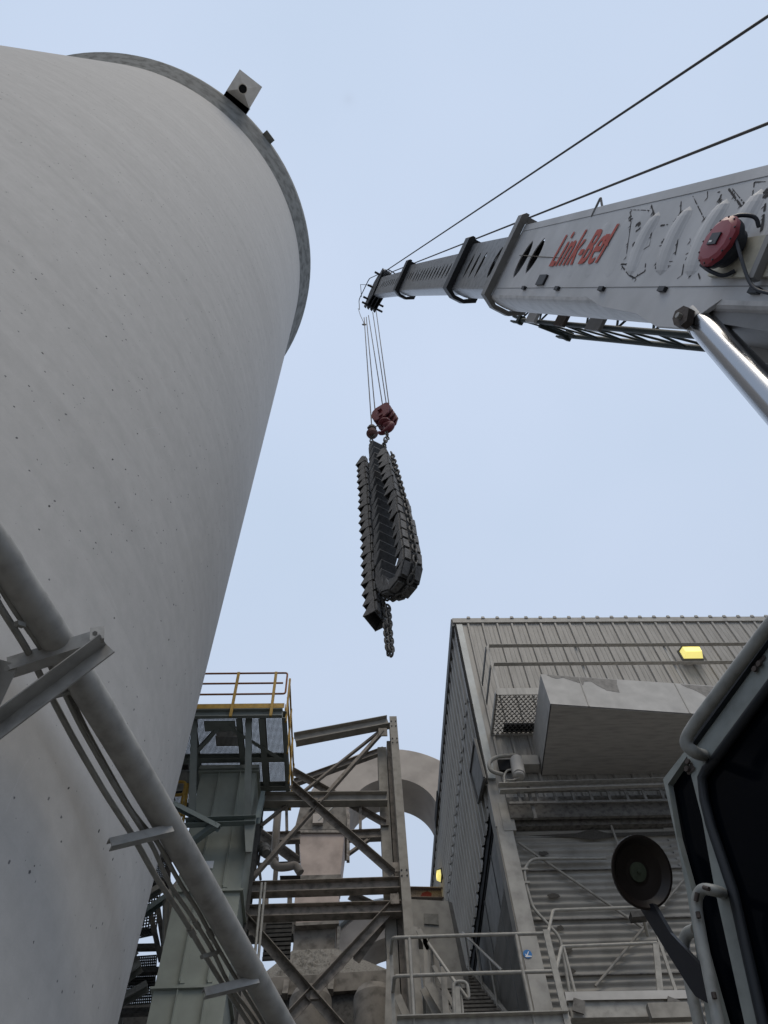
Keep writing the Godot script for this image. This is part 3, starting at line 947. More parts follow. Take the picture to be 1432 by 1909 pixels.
func build_ducts() -> void:
	var t := thing("dust_duct", "big dusty beige duct arching over from the tapered chute behind the frame", "duct", V(-0.5, 5, -15.5))
	var c := V(1.76, 22.0, 0)
	var s := S()
	ring_duct(s, c, 1.73, 3.47, -24.0, -25.85, PI * 1.07, -PI * 0.12, 48)
	ring_cap(s, c, 1.73, 3.47, -24.0, -25.85, PI * 1.07, 1.0)
	ring_cap(s, c, 1.73, 3.47, -24.0, -25.85, -PI * 0.12, -1.0)
	var el := put("elbow", s, M.duct_plate, t)
	for a in [0.02 * PI, 0.93 * PI]:
		s = S()
		ring_duct(s, c, 1.64, 3.57, -23.9, -25.95, a + 0.02, a - 0.02, 1)
		put("flange", s, M.duct_plate, el)
	# transition piece and tapered chute
	s = S()
	hexa(s, [V(-1.822,22.321,-23.88), V(-0.101,22.336,-23.88), V(0.023,21.224,-23.88), V(-1.982,21.268,-23.88), V(-1.822,22.321,-23.88) + V(0, 0, -1.76), V(-0.101,22.336,-23.88) + V(0, 0, -1.76), V(0.023,21.224,-23.88) + V(0, 0, -1.76), V(-1.982,21.268,-23.88) + V(0, 0, -1.76)])
	put("transition", s, M.dusty_plate, t)
	s = S()
	hexa(s, [V(-1.965,21.3,-23.89), V(0.023,21.28,-23.89), V(0.023,21.09,-23.89), V(-1.954,21.134,-23.89), V(-2.131,22.974,-25.92), V(0.025,22.952,-25.92), V(0.025,22.746,-25.92), V(-2.12,22.793,-25.92)])
	put("flange", s, M.frame_steel, t)
	s = S()
	bar(s, V(0.023,21.871,-23.84), V(0.004,19.825,-23.84), 0.11, 0.16)
	put("corner_strip", s, M.frame_steel, t)
	s = S()
	box(s, V(-1.122,21.633,-23.82), V(0.192, 0.0, 0.0), V(0.0, 0.208, 0.0), V(0.0, 0.0, 0.08))
	put("hatch", s, M.duct_plate, t)
	s = S()
	tube(s, [V(-1.098,21.534,-23.76), V(-0.549,22.165,-23.76)], 0.04, 8)
	put("hatch_lever", s, M.rail_paint, t)
	var a := [V(-1.821,21.172,-23.97), V(-0.116,21.182,-23.97), V(-0.277,19.308,-23.97), V(-1.605,19.339,-23.97)]
	s = S()
	hexa(s, [a[0], a[1], a[2], a[3], a[0] + V(0, 0, -1.6), a[1] + V(0, 0, -1.6), a[2] + V(0, 0, -1.2), a[3] + V(0, 0, -1.2)])
	put("tapered_chute", s, M.duct_pink, t)
	s = S()
	hexa(s, [V(-1.657,19.33,-23.87), V(-0.239,19.338,-23.87), V(-0.237,19.087,-23.87), V(-1.646,19.12,-23.87), V(-1.766,20.496,-25.44), V(-0.255,20.505,-25.44), V(-0.253,20.237,-25.44), V(-1.754,20.273,-25.44)])
	put("flange", s, M.dusty_plate, t)
	a = [V(-1.782,19.202,-23.92), V(-0.294,19.208,-23.92), V(-0.33,17.547,-23.92), V(-1.821,17.51,-23.92)]
	s = S()
	hexa(s, [a[0], a[1], a[2], a[3], a[0] + V(0, 0, -1.45), a[1] + V(0, 0, -1.45), a[2] + V(0, 0, -1.45), a[3] + V(0, 0, -1.45)])
	put("chute_neck", s, M.duct_pink, t)
	s = S()
	bar(s, V(-1.883,17.422,-23.84), V(-0.294,17.474,-23.84), 0.25, 0.11)
	put("flange", s, M.dusty_plate, t)
	a = [V(-1.733,17.467,-23.97), V(-0.4,17.507,-23.97), V(-0.422,16.675,-23.97), V(-1.767,16.64,-23.97)]
	s = S()
	hexa(s, [a[0], a[1], a[2], a[3], a[0] + V(0, 0, -1.45), a[1] + V(0, 0, -1.45), a[2] + V(0, 0, -1.45), a[3] + V(0, 0, -1.45)])
	put("lower_neck", s, M.dusty_plate, t)
	s = S()
	bar(s, V(-0.292,17.344,-23.84), V(-0.317,16.538,-23.84), 0.1, 0.16)
	put("corner_strip", s, M.stair_paint, t)
	# hopper below
	var h := thing("dust_hopper", "wide dust-caked hopper with sloping top under the beige chute", "hopper", V(-0.4, 5, -15.3))
	var q := [V(-1.762,16.628,-23.84), V(-0.387,16.662,-23.84), V(1.18,15.067,-22.4), V(-2.605,14.92,-22.4)]
	s = S()
	hexa(s, [q[0], q[1], q[2], q[3], q[0] + V(0, 0, -1.3), q[1] + V(0, 0, -1.3), q[2] + V(0, 0, -4.5), q[3] + V(0, 0, -4.5)])
	var top := put("sloping_top", s, M.dust, h)
	s = S()
	var lump := FastNoiseLite.new()
	lump.seed = 9; lump.frequency = 1.1
	lump.fractal_octaves = 5
	var gr := []
	for jj in 31:
		var row := []
		for ii in 53:
			var u := ii / 52.0 * 0.97; var v := jj / 30.0
			var e: Vector3 = q[0].lerp(q[1], u).lerp(q[3].lerp(q[2], u), v)
			var h0 := lump.get_noise_2d(u * 5.0, v * 3.0) * 0.5 + 0.25
			h0 = maxf(h0, 0.0) * (1.0 - smoothstep(0.55, 0.9, u)) * minf(1.0, 8.0 * minf(u, minf(v, 1.0 - v)))
			row.append(e + V(0, 0.3, 0.5) * (floor(h0 * 9.0) / 9.0 * 0.7 + h0 * 0.3) * 0.5)
		gr.append(row)
	for jj in 30:
		for ii in 52:
			quad(s, gr[jj][ii], gr[jj][ii + 1], gr[jj + 1][ii + 1], gr[jj + 1][ii], V(0, 0, -40))
	stuff(put("caked_dust", s, M.dust, top))
	s = S()
	hexa(s, [q[3], q[2], V(1.156,14.544,-22.4), V(-2.582,14.408,-22.4), q[3] + V(0, 0, -4.5), q[2] + V(0, 0, -4.5), V(1.156,14.544,-22.4) + V(0, 0, -4.5), V(-2.582,14.408,-22.4) + V(0, 0, -4.5)])
	put("band", s, M.dusty_plate, h)
	s = S()
	hexa(s, [V(-2.549,14.587,-22.56), V(1.135,14.667,-22.56), V(1.3, 4, -22.56), V(-3.0, 4, -22.56), V(-2.549,14.587,-22.56) + V(0, 0, -4.2), V(1.135,14.667,-22.56) + V(0, 0, -4.2), V(1.3, 4, -26.7), V(-3.0, 4, -26.7)])
	put("body", s, M.dark_steel, h)
	for e in [[V(-1.729,15.672,-22.32), V(-1.775,14.34,-22.32)], [V(-0.426,15.704,-22.32), V(-0.495,14.423,-22.32)]]:
		s = S()
		bar(s, e[0] + V(0, 0, -0.5), e[1], 0.16, 0.22, V(0, 0, 1))
		put("stiffener", s, M.dusty_plate, h)
	for e in [V(-1.014,14.087,-21.76), V(0.733,14.097,-21.76), V(-2.626,14.045,-21.76)]:
		s = S()
		lathe(s, V(e.x, 3.0, e.z), Vector3.UP, [[0.58, 0], [0.58, e.y - 3.2], [0.48, e.y - 3.0], [0, e.y - 3.0]], 24)
		put("cyclone_drum", s, M.dusty_plate, h)
	# second curved duct behind
	var d2 := thing("rear_curved_duct", "paler curved duct low behind the brown frame beside the hopper", "duct", V(0.6, 8, -17.5))
	s = S()
	var cc := V(1.723,17.68,-27.2)
	ring_duct(s, cc, 1.5, 2.8, 0.0, -1.45, PI, PI * 0.15, 28)
	put("elbow", s, M.duct_plate, d2)
	s = S()
	ring_duct(s, cc, 2.79, 3.1, 0.15, -1.5, PI, PI * 0.15, 28)
	put("cover_plate", s, M.flashing, d2)

# ------------------------------------------------------------------ green bucket elevator tower
func grating(s: SurfaceTool, a: Vector3, b: Vector3, c: Vector3, d: Vector3, n1: int, n2: int, w: float) -> void:
	for i in n1 + 1:
		var k := float(i) / n1
		bar(s, a.lerp(b, k), d.lerp(c, k), w, w * 2.5)
	for i in n2 + 1:
		var k := float(i) / n2
		bar(s, a.lerp(d, k) + V(0, 0.006, 0), b.lerp(c, k) + V(0, 0.006, 0), w, w)

func build_tower() -> void:
	var t := thing("bucket_elevator_tower", "grey-green bucket elevator casing with a railed head platform beside the silo", "elevator tower", V(-2.4, 0, -12.5))
	var xa := -2.945; var xb := -1.84
	var z := -12.0
	var ys := [0.0, 3.4, 5.9, 8.63, 10.25, 12.9]
	for i in ys.size() - 1:
		var s := S()
		abox(s, V(xa, ys[i] + 0.02, z - 1.6), V(xb, ys[i + 1] - 0.02, z))
		var pn := put("casing_panel", s, M.green_paint, t)
		for xx in [xa + 0.08, xa + 0.37, xb - 0.31, xb - 0.03]:
			s = S()
			if xx == xa + 0.08 or xx == xb - 0.03:
				continue
			angle(s, V(xx, ys[i] + 0.06, z + 0.036), V(xx, ys[i + 1] - 0.06, z + 0.036), 0.07, V(0, 0, 1))
			put("stiffener", s, M.green_paint, pn)
		s = S()
		abox(s, V(xa - 0.05, ys[i + 1] - 0.035, z - 1.65), V(xb + 0.05, ys[i + 1] + 0.0, z + 0.05))
		put("flange", s, M.green_paint, pn)
	var s := S()
	box(s, V(-2.462,10.754,-11.985), V(0.085, 0, 0), V(0, 0.075, 0), V(0, 0, 0.004))
	put("paper_notice", s, M.white_paint, t, "small white paper notice on the casing front")
	# waist beam with its end post
	s = S()
	channel(s, V(-2.961,11.373,-11.7), V(-1.685,11.405,-11.7), 0.13, 0.12)
	put("waist_beam", s, M.blue_steel, t)
	s = S()
	hexa(s, [V(-1.906,11.483,-11.66), V(-1.682,11.49,-11.66), V(-1.679,10.747,-11.66), V(-1.791,10.749,-11.66), V(-2.06,12.28,-12.6), V(-1.818,12.288,-12.6), V(-1.814,11.484,-12.6), V(-1.936,11.487,-12.6)])
	put("waist_bracket", s, M.dark_green_paint, t)
	for e in [[V(-3.343,11.79,-11.5), V(-2.3,11.258,-11.62)], [V(-2.347,11.265,-11.6), V(-2.905,11.018,-11.9)], [V(-1.728,11.609,-11.9), V(-1.737,12.595,-12.3)]]:
		s = S()
		channel(s, e[0], e[1], 0.12, 0.08, V(0, 0, 1))
		put("strut", s, M.blue_steel, t)
	# head box under the platform
	s = S()
	abox(s, V(-2.75, 12.9, z - 1.5), V(-1.95, 13.16, z - 0.1))
	put("head_box", s, M.dark_green_paint, t)
	s = S()
	abox(s, V(-2.98, 12.9, z - 0.3), V(-1.8, 12.99, z + 0.1))
	put("head_lip", s, M.dark_green_paint, t)
	# platform
	var Y := 13.3
	var zf := -10.86; var zb := -13.5
	var x0 := -4.4; var x1 := -1.31
	s = S()
	channel(s, V(x0, Y, zf), V(x1, Y, zf), 0.2, 0.07)
	channel(s, V(x1, Y, zf), V(x1, Y, zb), 0.2, 0.07)
	channel(s, V(x0, Y, zb), V(x1, Y, zb), 0.2, 0.07)
	var pf := put("platform_frame", s, M.dark_green_paint, t)
	for e in [[-3.1, 0.1], [-2.17, 0.1], [-1.72, 0.12], [-3.75, 0.1]]:
		s = S()
		ibeam(s, V(e[0], Y - 0.01, zf - 0.03), V(e[0], Y - 0.01, zb + 0.03), 0.16, e[1])
		put("joist", s, M.dark_green_paint, pf)
	for zz in [-12.02, -12.85]:
		s = S()
		ibeam(s, V(x0, Y - 0.015, zz), V(x1, Y - 0.015, zz), 0.14, 0.13)
		put("joist", s, M.dark_green_paint, pf)
	for e in [[V(-2.62, Y - 0.08, -11.1), V(-3.3, Y - 0.08, -12.0)], [V(-2.42, Y - 0.08, -11.1), V(-1.4, Y - 0.08, -12.0)]]:
		s = S()
		angle(s, e[0], e[1], 0.07)
		put("plan_brace", s, M.dark_green_paint, pf)
	s = S()
	box(s, V(-2.55, Y - 0.09, -11.06), V(0.3, 0, 0), V(0, 0.012, 0), V(0, 0, 0.13))
	put("joint_plate", s, M.dark_green_paint, pf)
	s = S()
	grating(s, V(x0, Y + 0.1, zf), V(x1, Y + 0.1, zf), V(x1, Y + 0.1, zb), V(x0, Y + 0.1, zb), 124, 84, 0.0095)
	stuff(put("grating", s, M.grate, pf))
	s = S()
	abox(s, V(-2.75, Y + 0.3, -12.0), V(-2.3, Y + 0.6, -11.75))
	put("drive_motor", s, M.dark_steel, t)
	# knee struts from the platform front down to the waist beam
	for e in [[V(-3.081,13.453,-10.95), V(-2.864,11.508,-11.75)], [V(-2.003,13.482,-10.95), V(-1.846,11.51,-11.75)]]:
		s = S()
		ibeam(s, e[0], e[1], 0.14, 0.12, V(0, 0, 1))
		put("knee_strut", s, M.dark_green_paint, t)
	# guard rail: yellow posts and toe plate, rusty rails
	s = S()
	bar(s, V(x0, Y + 0.22, zf + 0.03), V(x1 + 0.02, Y + 0.22, zf + 0.03), 0.012, 0.13)
	bar(s, V(x1 + 0.04, Y + 0.2, zf + 0.03), V(x1 + 0.04, Y + 0.2, zb), 0.012, 0.13)
	var gr := put("toe_plate", s, M.yellow_paint, t)
	for xx in [-3.98, -3.15, -2.32, -1.53]:
		s = S()
		bar(s, V(xx, Y - 0.12, zf + 0.07), V(xx, Y + 1.2, zf + 0.07), 0.055, 0.04, V(0, 0, 1))
		put("rail_post", s, M.yellow_paint, gr)
	for hh in [0.55, 0.88, 1.2]:
		s = S()
		tube(s, [V(x0, Y + hh, zf + 0.05), V(x1 - 0.05 if hh < 1.0 else x1 - 0.06, Y + hh, zf + 0.05)], 0.02, 8)
		put("rail", s, M.rusty_rail, gr)
	s = S()
	tube(s, soften([V(x1 - 0.1, Y + 1.2, zf + 0.05), V(x1 + 0.02, Y + 1.2, zf + 0.05), V(x1 + 0.02, Y + 0.55, zf + 0.05), V(x1 - 0.12, Y + 0.55, zf + 0.05)], 0.06), 0.02, 8)
	put("rail", s, M.rusty_rail, gr)
	for hh in [0.6, 1.15]:
		s = S()
		tube(s, [V(x1 + 0.06, Y + hh, zf - 0.1), V(x1 + 0.06, Y + hh, zb)], 0.02, 8)
		put("rail", s, M.yellow_paint, gr)
	for zz in [-10.95, -11.8, -12.65, -13.45]:
		s = S()
		bar(s, V(x1 + 0.07, Y - 0.12, zz), V(x1 + 0.07, Y + 1.16, zz), 0.04, 0.055, V(0, 0, 1))
		put("rail_post", s, M.yellow_paint, gr)
	# small yellow ladder guard at the left
	s = S()
	tube(s, soften([V(-3.381,11.966,-11.8), V(-3.415,12.486,-11.8), V(-3.153,12.467,-11.8), V(-3.142,12.024,-11.8), V(-3.102,11.555,-11.8)], 0.08), 0.03, 8)
	tube(s, [V(-3.395,12.131,-11.8), V(-3.158,12.165,-11.8)], 0.03, 8)
	tube(s, [V(-3.217,12.78,-12.2), V(-3.135,11.829,-12.2)], 0.03, 8)
	box(s, V(-3.165,11.726,-11.8), V(0.1, 0, 0), V(0, 0.06, 0), V(0, 0, 0.02))
	put("ladder_guard", s, M.yellow_paint, t)
	s = S()
	lathe(s, V(-3.762,12.937,-12.3), V(1, 0.1, 0), [[0, 0], [0.2, 0], [0.2, 0.5], [0.14, 0.6], [0, 0.6]], 18)
	put("gear_motor", s, M.conduit, t)
	s = S()
	abox(s, V(-3.549,12.899,-12.6), V(-3.331,13.475,-12.3))
	put("drive_guard", s, M.black, t)

# ------------------------------------------------------------------ dark stair tower between silo and casing
func perforated(s: SurfaceTool, a: Vector3, b: Vector3, c: Vector3, d: Vector3, n1: int, n2: int, w: float) -> void:
	for i in n1 + 1:
		var k := float(i) / n1
		bar(s, a.lerp(b, k), d.lerp(c, k), w, 0.006, V(0, 0, 1))
	for i in n2 + 1:
		var k := float(i) / n2
		bar(s, a.lerp(d, k), b.lerp(c, k), w, 0.006, V(0, 0, 1))

func build_stair_tower() -> void:
	var t := thing("scaffold_stair_tower", "dark stair tower with perforated panels squeezed between silo and green casing", "stair tower", V(-4.8, 0, -15))
	var s := S()
	var pn := [
		[V(-4.801,12.419,-15), V(-4.017,12.552,-15), V(-3.893,11.464,-15), V(-4.744,11.284,-15)],
		[V(-4.356,11,-15), V(-3.777,11.028,-15), V(-3.638,10.112,-15), V(-4.226,10.09,-15)],
		[V(-4.552,13.393,-15), V(-3.959,13.52,-15), V(-3.866,12.704,-15), V(-4.458,12.589,-15)],
	]
	for p in pn:
		s = S()
		perforated(s, p[0], p[1], p[2], p[3], 16, 17, 0.03)
		stuff(put("perforated_panel", s, M.dark_steel, t))
	for e in [[V(-4.506,11.814,-14.6), V(-3.865,12.309,-14.6), 0.2, "conduit"], [V(-4.422,11.252,-14.4), V(-3.668,11.939,-14.4), 0.15, "blue_steel"], [V(-4.503,10.378,-14.6), V(-4.079,10.84,-14.6), 0.2, "conduit"], [V(-4.388,10.062,-14.4), V(-3.901,10.494,-14.4), 0.22, "conduit"], [V(-4.429,9.742,-14.5), V(-3.712,10.179,-14.5), 0.22, "conduit"], [V(-4.534,12.499,-14.7), V(-4.04,13.148,-14.7), 0.12, "dark_steel"], [V(-4.565,12.864,-14.7), V(-3.932,13.423,-14.7), 0.16, "conduit"]]:
		s = S()
		channel(s, e[0], e[1], e[2], 0.1, V(0, 0, 1))
		put("stringer", s, M[e[3]], t)
	for e in [[V(-4.057,11.822,-14.8), V(-3.624,10.804,-14.8)], [V(-3.959,12.023,-14.8), V(-3.64,11.127,-14.8)], [V(-4.12,13.973,-15.2), V(-3.502,9.836,-15.2)], [V(-4.548,12.867,-15.2), V(-4.332,9.86,-15.2)]]:
		s = S()
		bar(s, e[0], e[1], 0.1, 0.1, V(0, 0, 1))
		put("post", s, M.dark_steel, t)
	for e in [[V(-4.631,11.571,-15.1), V(-3.91,11.587,-15.1)], [V(-4.656,11.256,-15.1), V(-3.817,11.256,-15.1)], [V(-4.393,10.635,-14.9), V(-3.644,10.656,-14.9)], [V(-4.547,10.573,-15.1), V(-3.735,10.592,-15.1)], [V(-4.512,10,-15.1), V(-3.648,10.014,-15.1)], [V(-4.568,12.664,-15.1), V(-3.863,12.751,-15.1)], [V(-4.186,13.296,-15.1), V(-3.482,13.349,-15.1)]]:
		s = S()
		bar(s, e[0], e[1], 0.12, 0.1)
		put("landing_beam", s, M.dark_steel, t)
	s = S()
	for k in 7:
		bar(s, V(-4.591,10.127,-15.4).lerp(V(-4.268,10.118,-15.4), k / 6.0), V(-4.504,9.6,-15.4).lerp(V(-4.192,9.591,-15.4), k / 6.0), 0.04, 0.04, V(0, 0, 1))
		put("screen_slat", s, M.conduit, t)
		s = S()
	for zz in [0, 1]:
		s = S()
		bar(s, V(-5.6, 4.0 - zz * 2.0, -15.6), V(-3.2, 4.0 - zz * 2.0, -15.6), 1.0, 0.1)
		put("landing_beam", s, M.dark_steel, t)
	s = S()
	path_prism(s, [V(-5.192,11.222,-17), V(-4.078,11.246,-17), V(-3.913,10.008,-17), V(-5.284,10.049,-17)], V(0, 0, -0.05))
	put("back_panel", s, M.dark_steel, t)
	var bp := thing("beige_panel", "upright narrow beige panel between the stair tower and the green casing", "panel", V(-3.524,11.031,-14.4))
	s = S()
	path_prism(s, [V(-3.772,11.87,-14.4), V(-3.556,12.256,-14.4), V(-3.41,11.083,-14.4), V(-3.474,10.452,-14.4)], V(0, 0, -0.06))
	put("sheet", s, M.trim_light, bp)
	for k in 3:
		s = S()
		bar(s, V(-3.693,11.759,-14.38).lerp(V(-3.558,12.056,-14.38), k / 2.0), V(-3.482,10.645,-14.38).lerp(V(-3.425,11.114,-14.38), k / 2.0), 0.02, 0.02, V(0, 0, 1))
		put("rib", s, M.column_paint, bp)

# ------------------------------------------------------------------ catwalks, stair, cabinet
func build_catwalks() -> void:
	var s := S()
	# upper balcony
	var u := thing("wall_balcony", "railed maintenance balcony with an expanded-mesh floor high on the ribbed wall", "balcony", V(3.5, 13.6, -11.2))
	for y in [15.15, 14.52]:
		s = S()
		angle(s, V(3.12, y, -10.65), V(12.5, y, -10.65), 0.085)
		put("rail", s, M.cladding_side, u)
	for x in [3.1, 5.06, 7.07, 9.08, 11.1]:
		s = S()
		bar(s, V(x, 13.55, -10.66), V(x, 15.18, -10.66), 0.05, 0.02, V(0, 0, 1))
		put("rail_post", s, M.cladding_side, u)
	for y in [15.12, 14.5]:
		s = S()
		bar(s, V(3.06, y, -10.68), V(3.06, y, -11.72), 0.015, 0.12)
		put("end_rail", s, M.trim_dark, u)
	s = S()
	bar(s, V(3.04, 13.65, -10.64), V(13, 13.65, -10.64), 0.02, 0.2)
	bar(s, V(3.04, 13.64, -10.64), V(3.04, 13.64, -11.8), 0.05, 0.09)
	bar(s, V(3.04, 13.62, -11.77), V(13, 13.62, -11.77), 0.05, 0.09)
	put("floor_frame", s, M.cladding_side, u)
	s = S()
	var cols := 24
	for j in 17:
		for i in cols:   # diamonds of the expanded mesh
			var x := 3.08 + i * 0.1 + (0.05 if j % 2 else 0.0)
			var z := -10.68 - j * 0.0655
			for e in [[V(x, 13.6, z), V(x + 0.028, 13.6, z - 0.0655)], [V(x + 0.05, 13.6, z), V(x + 0.028, 13.6, z - 0.0655)]]:
				bar(s, e[0], e[1], 0.012, 0.01)
			bar(s, V(x - 0.05, 13.6, z), V(x, 13.6, z), 0.02, 0.012)
	stuff(put("mesh_floor", s, M.trim_dark, u))
	s = S()
	abox(s, V(3.28, 13.61, -11.72), V(4.2, 13.66, -11.5))
	put("kick_board", s, M.gap, u)
	# lower catwalk
	var z := -10.6
	var c := thing("lower_catwalk", "pale steel catwalk with pipe railing crossing the bottom right", "catwalk", V(1.8, 7.3, -11))
	s = S()
	channel(s, V(0.64, 7.2, z), V(2.9, 7.2, z), 0.26, 0.08)
	put("deck_beam", s, M.rail_paint, c)
	s = S()
	abox(s, V(0.66, 7.25, -11.75), V(2.88, 7.29, z - 0.02))
	put("deck", s, M.stair_paint, c)
	for h in [8.43, 7.88]:
		s = S()
		tube(s, soften([V(0.63, h, z - 0.35), V(0.64, h, z), V(1.8, h + 0.012, z), V(2.87, h + 0.01, z)], 0.05), 0.026, 10)
		put("rail", s, M.rail_paint, c)
	s = S()
	bar(s, V(0.63, 8.43, z - 0.36), V(0.62, 7.1, z - 0.36), 0.05, 0.02, V(0, 0, 1))
	put("rail_post", s, M.rail_paint, c)
	for e in [[0.88, 0.86], [2.43, 2.44]]:
		s = S()
		tube(s, [V(e[0], 8.43, z), V(e[0] - 0.01, 7.9, z + 0.01), V(e[1], 7.1, z)], 0.024, 8)
		put("rail_post", s, M.rail_paint, c)
	s = S()
	bar(s, V(2.87, 8.48, z + 0.02), V(2.87, 7.05, z + 0.02), 0.085, 0.03, V(0, 0, 1))
	put("end_post", s, M.rail_paint, c)
	# right-hand railing in front of the corrugated wall
	var r := thing("wall_landing", "small landing with two-pipe railing in front of the corrugated wall", "landing", V(4, 7.4, -11.4))
	for e in [[V(3.317,9.408,-11.5), V(5.164,9.428,-11.5), V(3.066,8.828,-11.2)], [V(3.221,8.612,-11.2), V(4.695,8.632,-11.2), V(2.959,8.058,-10.9)]]:
		s = S()
		tube(s, soften([e[2], e[0], e[1]], 0.05), 0.026, 10)
		put("rail", s, M.rail_paint, r)
	s = S()
	tube(s, [V(3.251,8.603,-11.2), V(3.249,7.938,-11.2)], 0.024, 8)
	put("rail_post", s, M.rail_paint, r)
	s = S()
	bar(s, V(4.673,8.641,-11.2), V(4.48,7.904,-11.2), 0.085, 0.04, V(0, 0, 1))
	put("rail_post", s, M.rail_paint, r)
	s = S()
	bar(s, V(4.785,8.805,-11.3), V(4.742,7.636,-11.3), 0.045, 0.03, V(0, 0, 1))
	put("diagonal", s, M.rail_paint, r)
	s = S()
	hexa(s, [V(3.077,7.893,-11.1), V(4.987,7.87,-11.1), V(4.939,7.753,-11.1), V(3.07,7.775,-11.1), V(3.243,8.233,-11.7), V(5.256,8.209,-11.7), V(5.206,8.085,-11.7), V(3.236,8.109,-11.7)])
	put("deck_plate", s, M.duct_box, r)
	s = S()
	channel(s, V(3.102,7.693,-11.15), V(4.917,7.671,-11.15), 0.26, 0.12, Vector3.UP, -1)
	put("deck_beam", s, M.rail_paint, r)
	for e in [[V(3.248,7.766,-11.08), V(3.187,7.595,-11.08)], [V(4.591,7.743,-11.08), V(4.506,7.558,-11.08)]]:
		s = S()
		bar(s, e[0], e[1], 0.16, 0.03, V(0, 0, 1))
		put("stiffener", s, M.stair_paint, r)
	s = S()
	box(s, V(4.423,7.523,-11), V(0.28, 0, 0), V(0, 0.1, 0), V(0, 0, 0.06))
	put("base_plate", s, M.column_paint, r)
	s = S()
	for k in 10:
		s = S()
		bar(s, V(3.3, 6.95 - k * 0.1, -11.3), V(6.5, 6.95 - k * 0.1, -11.3), 0.05, 0.03)
		put("lower_slat", s, M.stair_paint, r)
	# stair along the side wall
	var st := thing("side_stair", "steel stair climbing away along the building's smooth side wall", "stair", V(2.2, 7.3, -14))
	var p0 := V(2.62,8.92,-13.622); var p1 := V(2.62,11.527,-16.745)
	var run := p1 - p0
	s = S()
	channel(s, p0 - run * 0.25, p1 + run * 0.02, 0.24, 0.06)
	put("stringer", s, M.column_paint, st)
	s = S()
	channel(s, p0 - run * 0.25 + V(-0.92, 0, 0), p1 + run * 0.02 + V(-0.92, 0, 0), 0.24, 0.06)
	put("stringer", s, M.stair_paint, st)
	s = S()
	abox(s, V(-0.9, -0.02, -0.12), V(0, 0.02, 0.12))
	var tread := mesh_of(s, M.stair_paint)
	for k in 17:
		place("tread", tread, p0 - run * 0.25 + run * 1.27 * (k / 16.0) + V(-0.01, 0.02, 0), st)
	for dx in [0.0, -0.92]:
		s = S()
		var hr := V(dx, 0.95, 0)
		tube(s, [p0 - run * 0.2 + hr, p1 + hr], 0.024, 8)
		put("handrail", s, M.rail_paint, st)
		for k in 3:
			s = S()
			tube(s, [p0 + run * (0.1 + k * 0.4) + V(dx, 0, 0), p0 + run * (0.1 + k * 0.4) + hr], 0.022, 8)
			put("baluster", s, M.rail_paint, st)
	# loop handle and flat uprights near the stair head
	var lh := thing("loop_handrail", "bent pipe hoop at the stair opening of the lower catwalk", "handrail", V(1.5, 7.3, -10.9))
	s = S()
	tube(s, soften([V(1.434,7.462,-10.9), V(1.479,7.962,-10.9), V(1.676,7.957,-10.9), V(1.67,7.694,-10.9), V(1.522,7.975,-10.95)], 0.08), 0.024, 8)
	put("hoop", s, M.rail_paint, lh)
	s = S()
	tube(s, [V(1.584,7.981,-10.95), V(1.566,7.499,-10.95)], 0.018, 8)
	put("upright", s, M.rail_paint, lh)
	s = S()
	tube(s, [V(1.285,9.415,-12.2), V(1.569,8.09,-11.2)], 0.024, 8)
	put("sloping_rail", s, M.rail_paint, lh)
	s = S()
	bar(s, V(1.511,7.899,-10.92), V(1.487,7.472,-10.92), 0.1, 0.03, V(0, 0, 1))
	put("post", s, M.rail_paint, lh)
	var fr := thing("flat_bar_framework", "tangle of flat steel bars supporting the catwalk beside the tall column", "support frame", V(1.2, 7, -12))
	for e in [[V(1.107,9.644,-12.2), V(1.089,8.207,-12.2), 0.11], [V(1.272,9.415,-12.1), V(1.221,8.195,-12.1), 0.09], [V(1.24,8.516,-11.9), V(1.482,8.032,-11.9), 0.13], [V(1.163,8.519,-12), V(1.35,8.091,-12), 0.13], [V(1.357,8.924,-12.1), V(1.618,8.261,-12.1), 0.06], [V(1.471,8.721,-11.8), V(1.438,7.979,-11.8), 0.09], [V(0.778,8.645,-12.4), V(0.93,8.265,-12.4), 0.12], [V(0.631,8.599,-11.4), V(0.565,7.672,-11.4), 0.1], [V(1.166,9.529,-12.1), V(1.313,9.187,-12.1), 0.09]]:
		s = S()
		bar(s, e[0], e[1], e[2], 0.02, V(0, 0, 1))
		put("flat_bar", s, M.column_paint, fr)
	s = S()
	abox(s, V(1.168,9.506,-12.6), V(1.355,9.543,-12.3))
	put("gusset", s, M.stair_paint, fr)
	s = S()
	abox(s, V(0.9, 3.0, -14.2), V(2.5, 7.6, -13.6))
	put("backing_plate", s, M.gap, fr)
	# electrical cabinet
	var cb := thing("electrical_cabinet", "tall plain grey cabinet with a small nameplate against the building's side wall", "cabinet", V(1.9, 9, -15.6))
	s = S()
	path_prism(s, [V(1.323,12.259,-15.2), V(2.165,12.188,-15.2), V(2.289,10.342,-15.2), V(1.473,10.364,-15.2)], V(0, 0, -0.9))
	put("body", s, M.trim_light, cb)
	s = S()
	path_prism(s, [V(2.162,12.174,-15.18), V(2.238,12.135,-15.18), V(2.39,10.328,-15.18), V(2.286,10.33,-15.18)], V(0, 0, -0.6))
	put("edge_strip", s, M.trim_dark, cb)
	s = S()
	path_prism(s, [V(1.605,11.898,-15.19), V(1.911,11.878,-15.19), V(1.898,11.638,-15.19), V(1.597,11.669,-15.19)], V(0, 0, 0.02))
	put("nameplate", s, M.conduit, cb)

